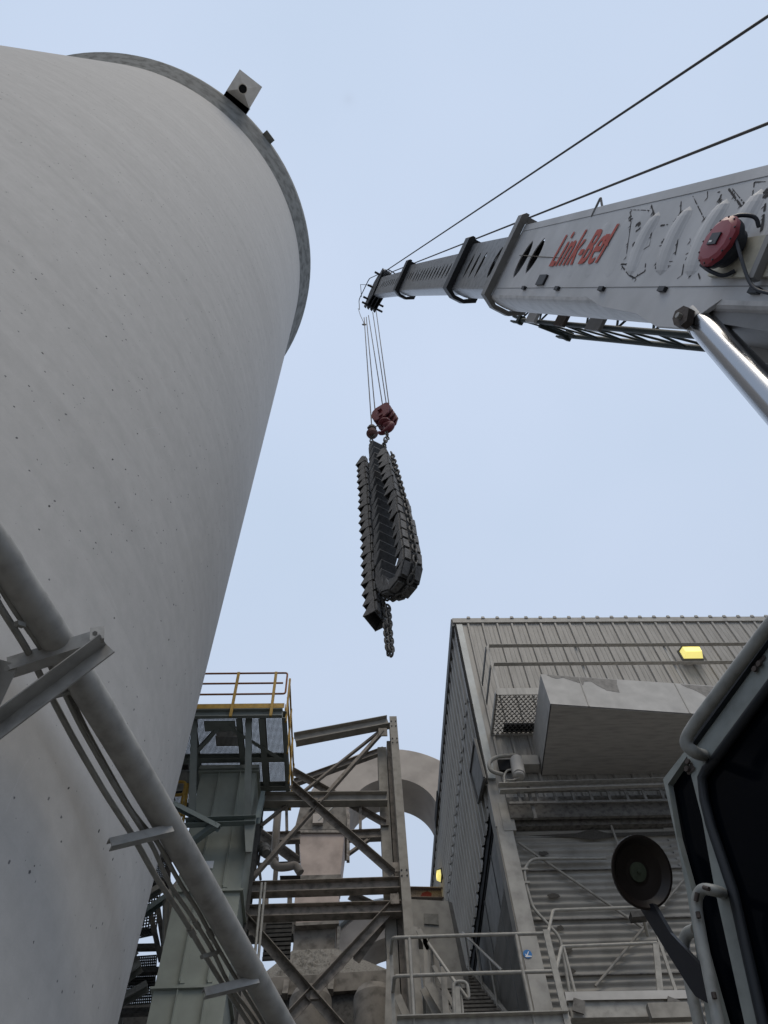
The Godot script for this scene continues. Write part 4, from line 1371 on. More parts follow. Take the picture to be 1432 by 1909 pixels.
# ------------------------------------------------------------------ pipe and conduits round the silo
func silo_wrap(p: Vector3, q: Vector3) -> Array:   # points that carry a run on round the silo, close to its wall, behind the viewer
	var out := []
	var f := p - SC
	var a0 := atan2(f.z, f.x)
	var r0 := Vector2(f.x, f.z).length()
	var r1 := Vector2(q.x - SC.x, q.z - SC.z).length()
	var step := absf(wrapf(atan2(q.z - SC.z, q.x - SC.x) - a0, -PI, PI))
	var dr := (r0 - r1) / maxf(step, 0.01)
	var dy := (p.y - q.y) / maxf(step, 0.01)
	for k in 10:
		var t := (10 - k) * 0.15
		var e := (1.0 - exp(-3.0 * t)) / 3.0
		out.append(V(SC.x + cos(a0 + t) * (r0 + dr * e), p.y + dy * e + t * 0.2, SC.z + sin(a0 + t) * (r0 + dr * e)))
	return out

func build_pipe() -> void:
	var t := thing("conveying_pipe", "thick grey pipe sweeping down across the silo's lower left", "pipe", V(-3, 5, -3.5))
	var cl := [V(-2.313,5.837,-2.275), V(-2.122,5.874,-2.86), V(-1.921,5.9,-3.517), V(-1.701,5.91,-4.249), V(-1.457,5.895,-5.057), V(-1.18,5.851,-5.942), V(-0.865,5.774,-6.904), V(-0.503,5.662,-7.943), V(-0.085,5.512,-9.06)]
	cl = silo_wrap(cl[0], cl[1]) + cl
	var cv := Curve3D.new()
	for i in cl.size():
		var a: Vector3 = cl[maxi(i - 1, 0)]; var b: Vector3 = cl[mini(i + 1, cl.size() - 1)]
		cv.add_point(cl[i], (a - b) / 6.0, (b - a) / 6.0)
	cv.bake_interval = 0.08
	var s := S()
	tube(s, Array(cv.get_baked_points()), 0.11, 28)
	put("pipe", s, M.pipe_paint, t)
	s = S()
	var pl := cv.get_baked_length()
	for f in [pl - 2.3, pl - 5.9, pl - 9.5, pl - 13.0]:
		s = S()
		tube(s, [cv.sample_baked(f), cv.sample_baked(f + 0.022)], 0.1135, 28)
		put("weld_band", s, M.pipe_paint, t)
	for f in [pl - 8.6, pl - 12.0, pl - 15.0]:
		var p0 := cv.sample_baked(f)
		var inw := (V(SC.x, p0.y, SC.z) - p0).normalized()
		s = S()
		channel(s, p0 - inw * 0.16 + V(0, -0.16, 0), p0 + inw * 1.2 + V(0, -0.16, 0), 0.1, 0.06)
		put("bracket_arm", s, M.galvanised, t)
	# three conduits run below it
	var offs := [
		[V(-2.317,5.715,-2.488), V(-2.226,5.748,-2.913), V(-2.138,5.771,-3.268), V(-2.068,5.814,-3.735), V(-1.963,5.79,-4.133), V(-1.815,5.751,-4.595), V(-1.662,5.734,-5.064), V(-1.538,5.732,-5.559), V(-1.378,5.729,-6.058), V(-1.23,5.714,-6.579), V(-1.117,5.701,-6.947), V(-0.923,5.68,-7.53), V(-0.659,5.585,-8.224)],
		[V(-2.3,5.731,-2.384), V(-2.212,5.78,-2.783), V(-2.157,5.786,-2.983), V(-2.068,5.807,-3.274), V(-2.007,5.845,-3.646), V(-1.923,5.837,-4.029), V(-1.798,5.793,-4.402), V(-1.702,5.776,-4.711), V(-1.593,5.759,-5.024), V(-1.529,5.759,-5.248), V(-1.451,5.752,-5.656), V(-1.319,5.748,-6.053), V(-1.18,5.735,-6.5), V(-1.093,5.713,-6.848), V(-1.018,5.714,-7.127), V(-0.896,5.703,-7.444), V(-0.607,5.607,-8.178)],
		[V(-2.308,5.769,-2.35), V(-2.214,5.826,-2.789), V(-2.143,5.836,-3.006), V(-2.055,5.852,-3.291), V(-1.988,5.89,-3.71), V(-1.9,5.872,-4.111), V(-1.763,5.824,-4.541), V(-1.663,5.802,-4.853), V(-1.57,5.795,-5.069), V(-1.505,5.797,-5.221), V(-1.377,5.79,-5.71), V(-1.26,5.783,-6.072), V(-1.14,5.767,-6.515), V(-1.028,5.745,-6.864), V(-0.806,5.721,-7.568), V(-0.535,5.616,-8.296)],
	]
	var nm := ["leftmost of three thin conduits running below the thick pipe on the silo", "middle one of three thin conduits running below the thick pipe on the silo", "rightmost of three thin conduits, closest to the thick pipe on the silo"]
	for k in 3:
		cv = Curve3D.new()
		var q: Array = silo_wrap(offs[k][0], offs[k][1]) + offs[k]
		for i in q.size():
			var a: Vector3 = q[maxi(i - 1, 0)]; var b: Vector3 = q[mini(i + 1, q.size() - 1)]
			cv.add_point(q[i], (a - b) / 8.0, (b - a) / 8.0)
		cv.bake_interval = 0.08
		var cn := thing("conduit", nm[k], "conduit", offs[k][4], "conduits below the thick pipe")
		s = S()
		tube(s, Array(cv.get_baked_points()), 0.023 if k == 0 else 0.018, 12)
		put("tube", s, M.conduit, cn)
		for f in ([0.68, 0.88] if k < 2 else [0.67, 0.885]):
			var p := cv.sample_baked(cv.get_baked_length() * f); var p2 := cv.sample_baked(cv.get_baked_length() * f + 0.09)
			s = S()
			tube(s, [p, p2], 0.031 if k == 0 else 0.025, 12)
			put("coupling", s, M.conduit, cn)
	# clamps and channel struts carrying them
	for e in [[V(-2.049,5.711,-3.639), V(-1.94,5.838,-3.699)], [V(-1.24,5.627,-6.445), V(-1.123,5.745,-6.571)], [V(-2.122,5.691,-3.002), V(-2.1,5.733,-3.051)]]:
		s = S()
		bar(s, e[0], e[1], 0.035, 0.03)
		put("clamp", s, M.conduit, t)
	for e in [[V(-1.751,5.529,-4.873), V(-1.372,5.804,-5.06)], [V(-1.213,5.489,-6.71), V(-0.791,5.691,-6.888)]]:
		s = S()
		channel(s, e[0], e[1], 0.07, 0.06, Vector3.UP, -1)
		put("strut", s, M.galvanised, t)
	# angle bracket fixed to the silo wall
	s = S()
	angle(s, V(-1.678,5.902,-3.256), V(-2.25,5.703,-3.342), 0.1, V(0, 1, 0.4))
	put("bracket_arm", s, M.galvanised, t)
	s = S()
	angle(s, V(-1.64,5.808,-3.225), V(-2.264,5.215,-3.472), 0.11, V(0.3, 1, 0.6), -1)
	put("bracket_arm", s, M.galvanised, t)
	s = S()
	box(s, V(-1.686,5.839,-3.213), V(0.045, 0.01, 0), V(-0.012, 0.055, 0.01), V(0.004, 0, 0.02))
	put("end_plate", s, M.galvanised, t)
	s = S()
	angle(s, V(-2.245,5.713,-3.333), V(-2.33,5.431,-3.519), 0.14, V(1, 0.3, 0))
	put("wall_plate", s, M.galvanised, t)
	for p in [V(-2.2,5.592,-3.287), V(-1.675,5.782,-3.156)]:
		s = S()
		lathe(s, p, EYE - p, [[0.018, 0], [0.018, 0.02], [0, 0.02]], 6)
		put("bolt", s, M.galvanised, t)

# ------------------------------------------------------------------ crane
func lens_pts(c: Vector2, hl: float, hw: float, lean: float, n := 10) -> PackedVector2Array:   # upright lens (x along s, y along n)
	var out := PackedVector2Array()
	for i in n + 1:
		var k := lerpf(-1, 1, float(i) / n)
		out.append(c + Vector2(hw * (1 - k * k) + lean * k, hl * k))
	for i in range(n - 1, 0, -1):
		var k := lerpf(-1, 1, float(i) / n)
		out.append(c + Vector2(-hw * (1 - k * k) + lean * k, hl * k))
	return out

func side_plate(s: SurfaceTool, s0: float, s1: float, nb: Array, nt: Array, w: float, th: float, holes: Array) -> void:   # holes: [s, n, half length, half width, lean], sorted by s
	var bot := func(q: float) -> float: return lerpf(nb[0], nb[1], (q - s0) / (s1 - s0))
	var topf := func(q: float) -> float: return lerpf(nt[0], nt[1], (q - s0) / (s1 - s0))
	var cuts := [null]
	cuts.append_array(holes)
	cuts.append(null)
	for i in cuts.size() - 1:
		var a = cuts[i]; var b = cuts[i + 1]
		var p := PackedVector2Array()
		var sa: float = s0 if a == null else a[0]
		var sb: float = s1 if b == null else b[0]
		p.append(Vector2(sa, bot.call(sa)))
		p.append(Vector2(sb, bot.call(sb)))
		if b != null:
			for k in 11:
				var q := lerpf(-1, 1, k / 10.0)
				p.append(Vector2(b[0] - b[3] * (1 - q * q) ** 0.75 + b[4] * q, b[1] + b[2] * q))
		p.append(Vector2(sb, topf.call(sb)))
		p.append(Vector2(sa, topf.call(sa)))
		if a != null:
			for k in 11:
				var q := lerpf(1, -1, k / 10.0)
				p.append(Vector2(a[0] + a[3] * (1 - q * q) ** 0.75 + a[4] * q, a[1] + a[2] * q))
		prism(s, p, R0 + BW * (w + WC), BU, BN, BW * th)

func section(t: Node, called: String, s0: float, s1: float, nb: Array, nt: Array, hw: float, keel: float, holes: Array, m: Material, mk: Material) -> MeshInstance3D:
	var s := S()
	side_plate(s, s0, s1, nb, nt, -hw, 0.012, holes)
	var o := put(called, s, m, t)
	s = S()
	var P := func(q: int, n: float, w: float) -> Vector3: return B(s0 if q == 0 else s1, n, w + WC)
	# right side, top
	hexa(s, [P.call(0, nb[0], hw), P.call(1, nb[1], hw), P.call(1, nt[1], hw), P.call(0, nt[0], hw), P.call(0, nb[0], hw - 0.012), P.call(1, nb[1], hw - 0.012), P.call(1, nt[1], hw - 0.012), P.call(0, nt[0], hw - 0.012)])
	hexa(s, [P.call(0, nt[0], -hw + 0.012), P.call(1, nt[1], -hw + 0.012), P.call(1, nt[1], hw - 0.012), P.call(0, nt[0], hw - 0.012), P.call(0, nt[0] - 0.012, -hw + 0.012), P.call(1, nt[1] - 0.012, -hw + 0.012), P.call(1, nt[1] - 0.012, hw - 0.012), P.call(0, nt[0] - 0.012, hw - 0.012)])
	put("shell", s, m, o)
	s = S()
	var pr := []
	for k in 13:
		var a := PI * k / 12.0
		pr.append([-cos(a) * hw, -sin(a) ** 0.7 * keel])
	for k in 12:
		var w0: float = pr[k][0]; var d0: float = pr[k][1]; var w1: float = pr[k + 1][0]; var d1: float = pr[k + 1][1]
		quad(s, P.call(0, nb[0] + d0, w0), P.call(0, nb[0] + d1, w1), P.call(1, nb[1] + d1, w1), P.call(1, nb[1] + d0, w0), P.call(0, 0.2, 0))
	put("keel", s, mk, o)
	return o

func collar(t: Node, st: float, nb: float, nt: float, hw: float, th: float, ext: float, m: Material, keel := 0.15) -> void:
	var s := S()
	var u := BU * th
	# left arm rises past the boom top; the lower arm follows the keel
	var pl := PackedVector2Array([Vector2(-hw - 0.05, nt + 0.1), Vector2(-hw - 0.09, nt + 0.06), Vector2(-hw - 0.09, nb - 0.03), Vector2(-hw * 0.55, nb - keel - 0.06), Vector2(hw * 0.55, nb - keel - 0.06), Vector2(hw + 0.09, nb - 0.03), Vector2(hw + 0.09, nt + 0.06), Vector2(hw + 0.05, nt + 0.1), Vector2(hw + 0.005, nt + 0.1), Vector2(hw + 0.005, nb + 0.0), Vector2(hw * 0.5, nb - keel - 0.005), Vector2(-hw * 0.5, nb - keel - 0.005), Vector2(-hw - 0.005, nb), Vector2(-hw - 0.005, nt + 0.1)])
	prism(s, pl, R0 + BU * st + BW * WC, BW, BN, u)
	var o := put("collar", s, m, t)
	s = S()
	box(s, B(st + th * 0.5, nt + 0.04, WC), BW * (hw + 0.02), BN * 0.035, BU * th * 0.4)
	put("collar_bridge", s, m, o)

func ribbon(s: SurfaceTool, pts: Array, w0: float, w1: float, r: RandomNumberGenerator, off: float) -> void:   # torn strip of old decal, pts are (s, n)
	var wide := w1 >= 0.028
	for i in pts.size() - 1:
		var a: Vector2 = pts[i]; var b: Vector2 = pts[i + 1]
		var d := (b - a).normalized(); var p := Vector2(-d.y, d.x)
		var L := (b - a).length()
		if wide:   # a clot with frayed edges
			for k in int(L / 0.012) + 3:
				var c0 := a.lerp(b, r.randf())
				var l0 := w1 * r.randf_range(0.3, 1.2); var l1 := w1 * r.randf_range(0.3, 1.1)
				var t := r.randf_range(0.003, 0.011)
				var sk := d * r.randf_range(-0.02, 0.02)
				_scrap(s, [c0 + p * l0 + sk, c0 + p * l0 * 0.6 + d * t, c0 - p * l1 + d * t * 0.5 - sk, c0 - p * l1 * 0.5 - d * t], off + k * 0.00004)
		else:
			var n := maxi(2, int(L / 0.022))
			var wp := r.randf_range(w0, w1)
			for k in n:
				var wn := clampf(wp + r.randf_range(-0.5, 0.5) * (w1 - w0), w0 * 0.4, w1)
				if r.randf() > 0.1:
					var q0 := a.lerp(b, float(k) / n); var q1 := a.lerp(b, (k + 1.0) / n)
					_scrap(s, [q0 + p * wp, q1 + p * wn, q1 - p * wn * 0.6, q0 - p * wp * 0.6], off)
				if r.randf() < 0.12:
					var q2 := a.lerp(b, (k + r.randf()) / n)
					_scrap(s, [q2 + p * 0.004, q2 + p * r.randf_range(0.015, 0.04) + d * 0.01, q2 + p * 0.012 + d * 0.014, q2 + d * 0.008], off + 0.0002)
				wp = wn

func _scrap(s: SurfaceTool, f: Array, off: float) -> void:
	var c := []
	for e in f: c.append(B(e.x, e.y, -0.33 - off))
	quad(s, c[0], c[1], c[2], c[3], B(6, 0.3, 0))

func build_crane() -> void:
	var t := thing("mobile_crane", "grey telescopic mobile crane with its boom reaching overhead from the right", "crane", V(3.029, 0, -0.219))
	var s := S()
	# base section with two lens openings
	var hb := []

	var h1 := [[7.939, 0.277, 0.21, 0.13, -0.03], [8.327, 0.248, 0.23, 0.13, -0.03]]
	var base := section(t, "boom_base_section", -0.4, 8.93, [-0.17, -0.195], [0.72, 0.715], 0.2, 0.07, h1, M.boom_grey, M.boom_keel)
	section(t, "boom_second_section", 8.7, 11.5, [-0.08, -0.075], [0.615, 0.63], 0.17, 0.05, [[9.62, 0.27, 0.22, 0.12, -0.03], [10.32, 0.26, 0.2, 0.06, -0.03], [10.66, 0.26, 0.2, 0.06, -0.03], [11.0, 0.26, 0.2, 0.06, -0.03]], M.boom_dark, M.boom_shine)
	var h3 := []
	for k in 13:
		h3.append([12.15 + k * 0.27, 0.235 - k * 0.004, 0.14, 0.055, -0.03])
	for k in 3:
		h3.append([15.75 + k * 0.24, 0.2, 0.1, 0.05, -0.02])
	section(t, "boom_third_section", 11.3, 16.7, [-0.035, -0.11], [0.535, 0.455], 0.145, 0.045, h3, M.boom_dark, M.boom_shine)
	var h4 := []
	for k in 10:
		h4.append([17.2 + k * 0.3, 0.13 - k * 0.012, 0.1, 0.05, -0.02])
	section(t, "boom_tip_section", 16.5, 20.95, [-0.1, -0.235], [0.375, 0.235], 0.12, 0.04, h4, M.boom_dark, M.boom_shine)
	collar(t, 8.9, -0.2, 0.74, 0.205, 0.16, 0.1, M.collar_grey, 0.07)
	collar(t, 11.38, -0.1, 0.63, 0.175, 0.26, 0.1, M.collar_black, 0.06)
	collar(t, 16.55, -0.13, 0.46, 0.15, 0.26, 0.1, M.collar_black, 0.05)
	# long oval swages pressed into the side plate
	var r := RandomNumberGenerator.new()
	r.seed = 12
	for e in [[6.567, -0.010, 6.747, 0.543], [6.128, -0.012, 6.282, 0.539], [5.692, -0.008, 5.840, 0.541], [5.281, -0.003, 5.348, 0.533], [4.780, -0.006, 4.871, 0.528], [4.351, -0.024, 4.401, 0.530], [3.925, -0.042, 4.038, 0.553], [3.534, -0.058, 3.662, 0.560]]:
		s = S()
		var c0 := Vector2(e[0], e[1])      # bottom (s, n)
		var c1 := Vector2(e[2], e[3])      # top
		var n := 14
		var prof := [-1.0, -0.75, -0.45, 0.0, 0.45, 0.75, 1.0]
		var hgt := [0.0, 0.003, 0.01, 0.013, 0.01, 0.003, 0.0]
		var deep := 0.25 if e[0] > 5.3 else 1.3
		var grid := []
		for i in n + 1:
			var k := lerpf(-1, 1, float(i) / n)
			var cc := c0.lerp(c1, float(i) / n)
			var hw := 0.12 * sqrt(maxf(0.0, 1.0 - absf(k) ** 4.0)) + 0.002
			var hk := 1.0 - absf(k) ** 6.0
			var row := []
			for j in 7:
				row.append(B(cc.x + prof[j] * hw + 0.07 * (1.0 - k * k), cc.y, -0.3305 - hgt[j] * hk * deep))
			grid.append(row)
		for i in n:
			for j in 6:
				quad(s, grid[i][j], grid[i][j + 1], grid[i + 1][j + 1], grid[i + 1][j], B(e[0], e[1], 0.3))
		put("swage", s, M.boom_grey, base)
	# lettering and what is left of stripped letters
	var font := SystemFont.new()
	font.font_names = PackedStringArray(["Droid Sans"])
	font.font_weight = 700
	var letters := S()
	var tm := TextMesh.new()
	tm.text = "Link-Bel"
	tm.font = font
	tm.font_size = 64
	tm.pixel_size = 0.01
	tm.depth = 0.02
	tm.curve_step = 1.0
	var ab := tm.get_aabb()
	var kx: float = 0.92 * 1.342 / ab.size.x
	var ky: float = 0.365 / ab.size.y
	var bx := -BU * kx
	var by := (BN - BU * 0.18) * ky + BU * 0.0
	letters.append_from(tm, 0, Transform3D(Basis(bx, by, -BW * 0.05), B(7.293, 0.124, -0.3386) - bx * ab.position.x - by * ab.position.y))
	put("lettering", letters, M.decal_red, base, "red slanted lettering, last letter worn away")
	s = S()
	for e in [[Vector2(6.179, 0.402), Vector2(6.085, 0.400), Vector2(6.032, 0.324), Vector2(6.094, 0.328)], [Vector2(6.140, 0.331), Vector2(6.045, 0.338), Vector2(6.007, 0.286), Vector2(6.073, 0.282)]]:
		quad(s, B(e[0].x, e[0].y, -0.3386), B(e[1].x, e[1].y, -0.3386), B(e[2].x, e[2].y, -0.3386), B(e[3].x, e[3].y, -0.3386), B(6, 0.3, 0))
	put("worn_letter", s, M.decal_red, base)
	s = S()
	for e in [[[Vector2(5.929, 0.607), Vector2(5.782, 0.488), Vector2(5.591, 0.250), Vector2(5.499, 0.135)], 0.002, 0.006], [[Vector2(5.929, 0.607), Vector2(5.532, 0.562)], 0.002, 0.004], [[Vector2(5.547, 0.607), Vector2(5.406, 0.516), Vector2(5.404, 0.440)], 0.004, 0.012], [[Vector2(5.869, 0.536), Vector2(5.799, 0.497)], 0.012, 0.030], [[Vector2(5.466, 0.530), Vector2(5.378, 0.468), Vector2(5.335, 0.389)], 0.012, 0.035], [[Vector2(5.376, 0.354), Vector2(5.268, 0.339), Vector2(5.312, 0.387)], 0.004, 0.010], [[Vector2(5.512, 0.285), Vector2(5.411, 0.225)], 0.012, 0.030], [[Vector2(5.268, 0.339), Vector2(5.200, 0.245), Vector2(5.329, 0.191)], 0.003, 0.007], [[Vector2(5.552, 0.105), Vector2(5.326, 0.098)], 0.004, 0.010], [[Vector2(5.402, 0.108), Vector2(5.307, 0.052)], 0.012, 0.030], [[Vector2(5.515, 0.088), Vector2(5.289, 0.005), Vector2(5.126, -0.028)], 0.004, 0.009], [[Vector2(5.123, 0.114), Vector2(5.050, 0.031), Vector2(5.190, -0.027)], 0.003, 0.008], [[Vector2(5.651, 0.445), Vector2(5.606, 0.465), Vector2(5.533, 0.412), Vector2(5.586, 0.384)], 0.006, 0.020], [[Vector2(5.051, 0.583), Vector2(4.954, 0.473)], 0.003, 0.008], [[Vector2(4.971, 0.496), Vector2(4.961, 0.432), Vector2(4.997, 0.399)], 0.012, 0.035], [[Vector2(5.189, 0.407), Vector2(5.073, 0.405)], 0.004, 0.010], [[Vector2(5.007, 0.285), Vector2(4.998, 0.233)], 0.014, 0.036], [[Vector2(4.943, 0.276), Vector2(4.789, 0.271), Vector2(4.707, 0.148)], 0.004, 0.010], [[Vector2(4.858, 0.233), Vector2(4.773, 0.228)], 0.004, 0.009], [[Vector2(4.950, 0.104), Vector2(4.857, 0.041)], 0.010, 0.030], [[Vector2(4.915, 0.097), Vector2(4.698, 0.100)], 0.008, 0.018], [[Vector2(4.947, 0.086), Vector2(4.690, 0.065)], 0.003, 0.007], [[Vector2(4.911, 0.609), Vector2(4.548, 0.395)], 0.003, 0.007], [[Vector2(4.581, 0.405), Vector2(4.490, 0.370)], 0.012, 0.030], [[Vector2(4.724, 0.620), Vector2(4.660, 0.553)], 0.003, 0.006], [[Vector2(4.572, 0.595), Vector2(4.515, 0.595), Vector2(4.486, 0.526)], 0.004, 0.010], [[Vector2(4.505, 0.535), Vector2(4.441, 0.489)], 0.014, 0.034], [[Vector2(4.619, 0.267), Vector2(4.538, 0.195), Vector2(4.520, 0.100)], 0.003, 0.007], [[Vector2(4.374, 0.367), Vector2(4.297, 0.272)], 0.003, 0.007], [[Vector2(4.379, 0.141), Vector2(4.310, 0.092), Vector2(4.307, 0.054)], 0.003, 0.007], [[Vector2(4.500, -0.035), Vector2(4.463, -0.009), Vector2(4.518, 0.073)], 0.003, 0.008], [[Vector2(4.350, -0.037), Vector2(4.366, 0.029), Vector2(4.374, 0.062)], 0.003, 0.008], [[Vector2(4.257, 0.001), Vector2(4.197, -0.039)], 0.003, 0.007], [[Vector2(4.448, 0.605), Vector2(4.126, 0.431)], 0.004, 0.010], [[Vector2(4.399, 0.599), Vector2(4.094, 0.440)], 0.003, 0.008], [[Vector2(4.099, 0.435), Vector2(3.974, 0.368)], 0.016, 0.045], [[Vector2(4.165, 0.612), Vector2(4.051, 0.436)], 0.004, 0.012], [[Vector2(4.165, 0.612), Vector2(4.039, 0.598)], 0.003, 0.006], [[Vector2(4.007, 0.549), Vector2(3.937, 0.482)], 0.014, 0.035], [[Vector2(3.908, 0.444), Vector2(3.787, 0.259)], 0.006, 0.016]]:
		ribbon(s, e[0], e[1], e[2], r, 0.0025)
	stuff(put("stripped_lettering", s, M.decal_black, base, "black scraps where old letters were peeled off"))
	# seams, bolts and little hatch
	s = S()
	bar(s, B(-0.3, -0.08, -0.331), B(8.85, -0.105, -0.331), 0.004, 0.006, BW)
	bar(s, B(-0.3, 0.64, -0.331), B(8.85, 0.63, -0.331), 0.004, 0.006, BW)
	put("weld_line", s, M.collar_grey, base)
	for e in [Vector2(7.729,-0.109), Vector2(6.704,-0.114), Vector2(5.656,-0.117), Vector2(4.604,-0.119), Vector2(3.509,-0.126)]:
		s = S()
		box(s, B(e.x, e.y, -0.345), BU * 0.045, BN * 0.018, BW * 0.015)
		put("wear_pad_bolt", s, M.collar_black, base)
	s = S()
	var hq := Vector2(7.278,-0.02)
	box(s, B(hq.x, hq.y, -0.342), BU * 0.11, BN * 0.055, BW * 0.012)
	put("small_hatch", s, M.collar_black, base)
	s = S()
	tube(s, [B(8.5, 0.3, -0.345), V(2.367,6.739,-0.922)], 0.004, 6)
	put("length_cable", s, M.rope, t)
	# wire rope guide on the boom top
	s = S()
	var g0 := Vector2(6.78,0.623)
	tube(s, soften([V(2.326,9.342,-0.939), V(2.404,9.399,-0.771), V(2.497,9.603,-0.879)], 0.03), 0.012, 8)
	put("rope_guide", s, M.collar_grey, base)
	# under-boom pivot plates
	s = S()
	path_prism(s, [V(2.07,8.367,-1.471), V(2.279,6.273,-1.027), V(2.246,6.342,-1.096), V(2.218,6.398,-1.157), V(2.177,6.346,-1.243), V(2.166,6.517,-1.267), V(2.131,6.839,-1.341), V(2.127,7.233,-1.348), V(2.077,7.909,-1.457)], BW * 0.03)
	put("pivot_plate", s, M.boom_grey, t)
	s = S()
	path_prism(s, [V(2.66,7.146,-1.285), V(2.742,6.377,-1.111), V(2.614,5.979,-1.383), V(2.603,6.364,-1.407), V(2.6,6.576,-1.412), V(2.603,6.93,-1.405)], BW * 0.04)
	put("pivot_plate", s, M.boom_grey, t)
	s = S()
	hexa(s, [B(4.4, -0.28, -0.28), B(4.4, -0.28, 0.1), B(1.5, -0.42, 0.1), B(1.5, -0.42, -0.28), B(4.4, -0.2, -0.28), B(4.4, -0.2, 0.1), B(1.5, -0.2, 0.1), B(1.5, -0.2, -0.28)])
	put("under_box", s, M.collar_grey, t)
	s = S()
	var pin := V(2.178,6.465,-1.205)
	path_prism(s, [V(2.161,6.549,-1.237), V(2.181,6.577,-1.194), V(2.204,6.518,-1.145), V(2.207,6.44,-1.14), V(2.177,6.366,-1.203), V(2.157,6.397,-1.246), V(2.15,6.479,-1.261)], -BW * 0.05)
	var pp := put("pin_plate", s, M.brown_pin, t)
	s = S()
	lathe(s, pin - BW * 0.05, -BW, [[0.02, 0], [0.02, 0.03], [0, 0.03]], 8)
	put("pin_bolt", s, M.galvanised, pp)
	# lift cylinders
	for e in [[-0.25, V(2.286,6.536,-1.211), V(2.228,5.411,-1.334)], [0.3, V(2.791,6.751,-1.43), V(2.761,6.109,-1.493)]]:
		var a: Vector3 = e[1]
		var d: Vector3 = (e[2] - a).normalized()
		s = S()
		tube(s, [a + d * 0.1, a + d * 2.6], 0.097, 40)
		var cy := put("cylinder_rod", s, M.chrome, t)
		s = S()
		tube(s, [a - d * 0.02, a + d * 0.12], 0.1, 32)
		tube(s, [a - BW * 0.02, a + BW * 0.1], 0.085, 24)
		put("rod_eye", s, M.boom_grey, cy)
		s = S()
		tube(s, [a + d * 2.6, a + d * 4.4], 0.14, 32)
		put("cylinder_barrel", s, M.boom_grey, cy)
	# stowed lattice jib on the far side of the boom
	s = S()
	var ja := B(10.05, -0.19, 0.5); var jb := B(4.6, -0.12, 0.5)
	tube(s, [ja, jb], 0.03, 12)
	var jib := put("jib_chord", s, M.jib_green, t, "dark lattice jib stowed under the boom")
	var ka := B(9.2, -0.18, 0.92); var kb := B(4.6, -0.06, 0.92)
	s = S()
	tube(s, [ka, kb], 0.03, 12)
	put("lower_chord", s, M.jib_green, jib)
	var la := B(9.9, 0.2, 0.5); var lb := B(4.6, 0.28, 0.5)
	s = S()
	tube(s, [la, lb], 0.025, 10)
	put("upper_chord", s, M.jib_green, jib)
	for k in 7:
		var f0 := k / 7.0; var f1 := (k + 0.5) / 7.0; var f2 := (k + 1.0) / 7.0
		s = S()
		tube(s, [ja.lerp(jb, f0), ka.lerp(kb, f1)], 0.013, 8)
		put("lacing", s, M.jib_green, jib)
		s = S()
		tube(s, [ka.lerp(kb, f1), ja.lerp(jb, f2)], 0.013, 8)
		put("lacing", s, M.jib_green, jib)
		s = S()
		tube(s, [ja.lerp(jb, f0), la.lerp(lb, f1)], 0.013, 8)
		put("lacing", s, M.jib_green, jib)
		s = S()
		tube(s, [la.lerp(lb, f1), ja.lerp(jb, f2)], 0.013, 8)
		put("lacing", s, M.jib_green, jib)
	s = S()
	tube(s, [V(2.49,11.501,-2.539), ka], 0.035, 8)
	put("nose_chord", s, M.jib_green, jib)
	for e in [ja, ka]:
		s = S()
		for k in [-1, 1]:
			box(s, e + BU * 0.16 + BN * 0.035 * k, BU * 0.18, BN * 0.012, BW * 0.03)
		box(s, e, BU * 0.06, BN * 0.06, BW * 0.04)
		put("fork_end", s, M.jib_green, jib)
	s = S()
	tube(s, [ka + BU * 0.1, ka + V(0.0, -0.25, 0.05)], 0.01, 6)
	put("tether", s, M.rope, jib)
	# brackets that carry the jib
	for e in [[9.35, 0.34, "boom_grey"], [8.3, 0.3, "brown_pin"], [7.3, 0.36, "collar_grey"]]:
		s = S()
		box(s, B(e[0], -0.13, 0.42), BU * e[1] * 0.5, BN * 0.1, BW * 0.02)
		put("jib_bracket", s, M[e[2]], t)
	# cable reel on the side plate
	s = S()
	path_prism(s, [V(2.291,6.556,-0.942), V(2.331,6.083,-0.857), V(2.348,5.93,-0.821), V(2.446,5.977,-0.612), V(2.435,6.205,-0.637), V(2.386,6.634,-0.74)], BW * 0.025)
	var pl := put("reel_plate", s, M.cream_plate, t, "cream mounting plate of the cable reel")
	s = S()
	bar(s, V(2.3,5.986,-0.853), V(2.405,6.097,-0.63), 0.05, 0.05, BW)
	put("plate_edge", s, M.collar_grey, pl)
	s = S()
	var ro := V(2.364,6.434,-0.763)
	lathe(s, ro, -BW, [[0, 0], [0.106, 0.0], [0.1219, 0.0106], [0.1272, 0.053], [0.1537, 0.0636], [0.159, 0.0848], [0.159, 0.106]], 32)
	var reel := put("reel_drum", s, M.reel_dark, t, "dark drum of the cable reel")
	s = S()
	lathe(s, ro, -BW, [[0.159, 0.1007], [0.1643, 0.106], [0.159, 0.1298], [0.1272, 0.1431], [0, 0.151]], 12)
	put("reel_cover", s, M.reel_red, reel, "crimson domed cover of the reel")
	s = S()
	box(s, ro - BW * 0.151, BU * 0.0477, BN * 0.0371, BW * 0.0064)
	put("reel_label", s, M.reel_dark, reel)
	s = S()
	box(s, ro - BW * 0.1585 - BN * 0.0186 + BU * 0.0159, BU * 0.0159, BN * 0.0064, BW * 0.0016)
	put("label_mark", s, M.white_paint, reel)
	for k in [1.0, -1.0]:
		s = S()
		tube(s, soften([ro - BW * 0.106 + BN * 0.1431 * k + BU * 0.0795, ro - BW * 0.0901 + BN * 0.1802 * k - BU * 0.0265, ro - BW * 0.0318 + BN * 0.1908 * k - BU * 0.106, ro + BN * 0.1378 * k - BU * 0.1378], 0.04), 0.013, 8)
		put("reel_handle", s, M.reel_dark, reel)
	s = S()
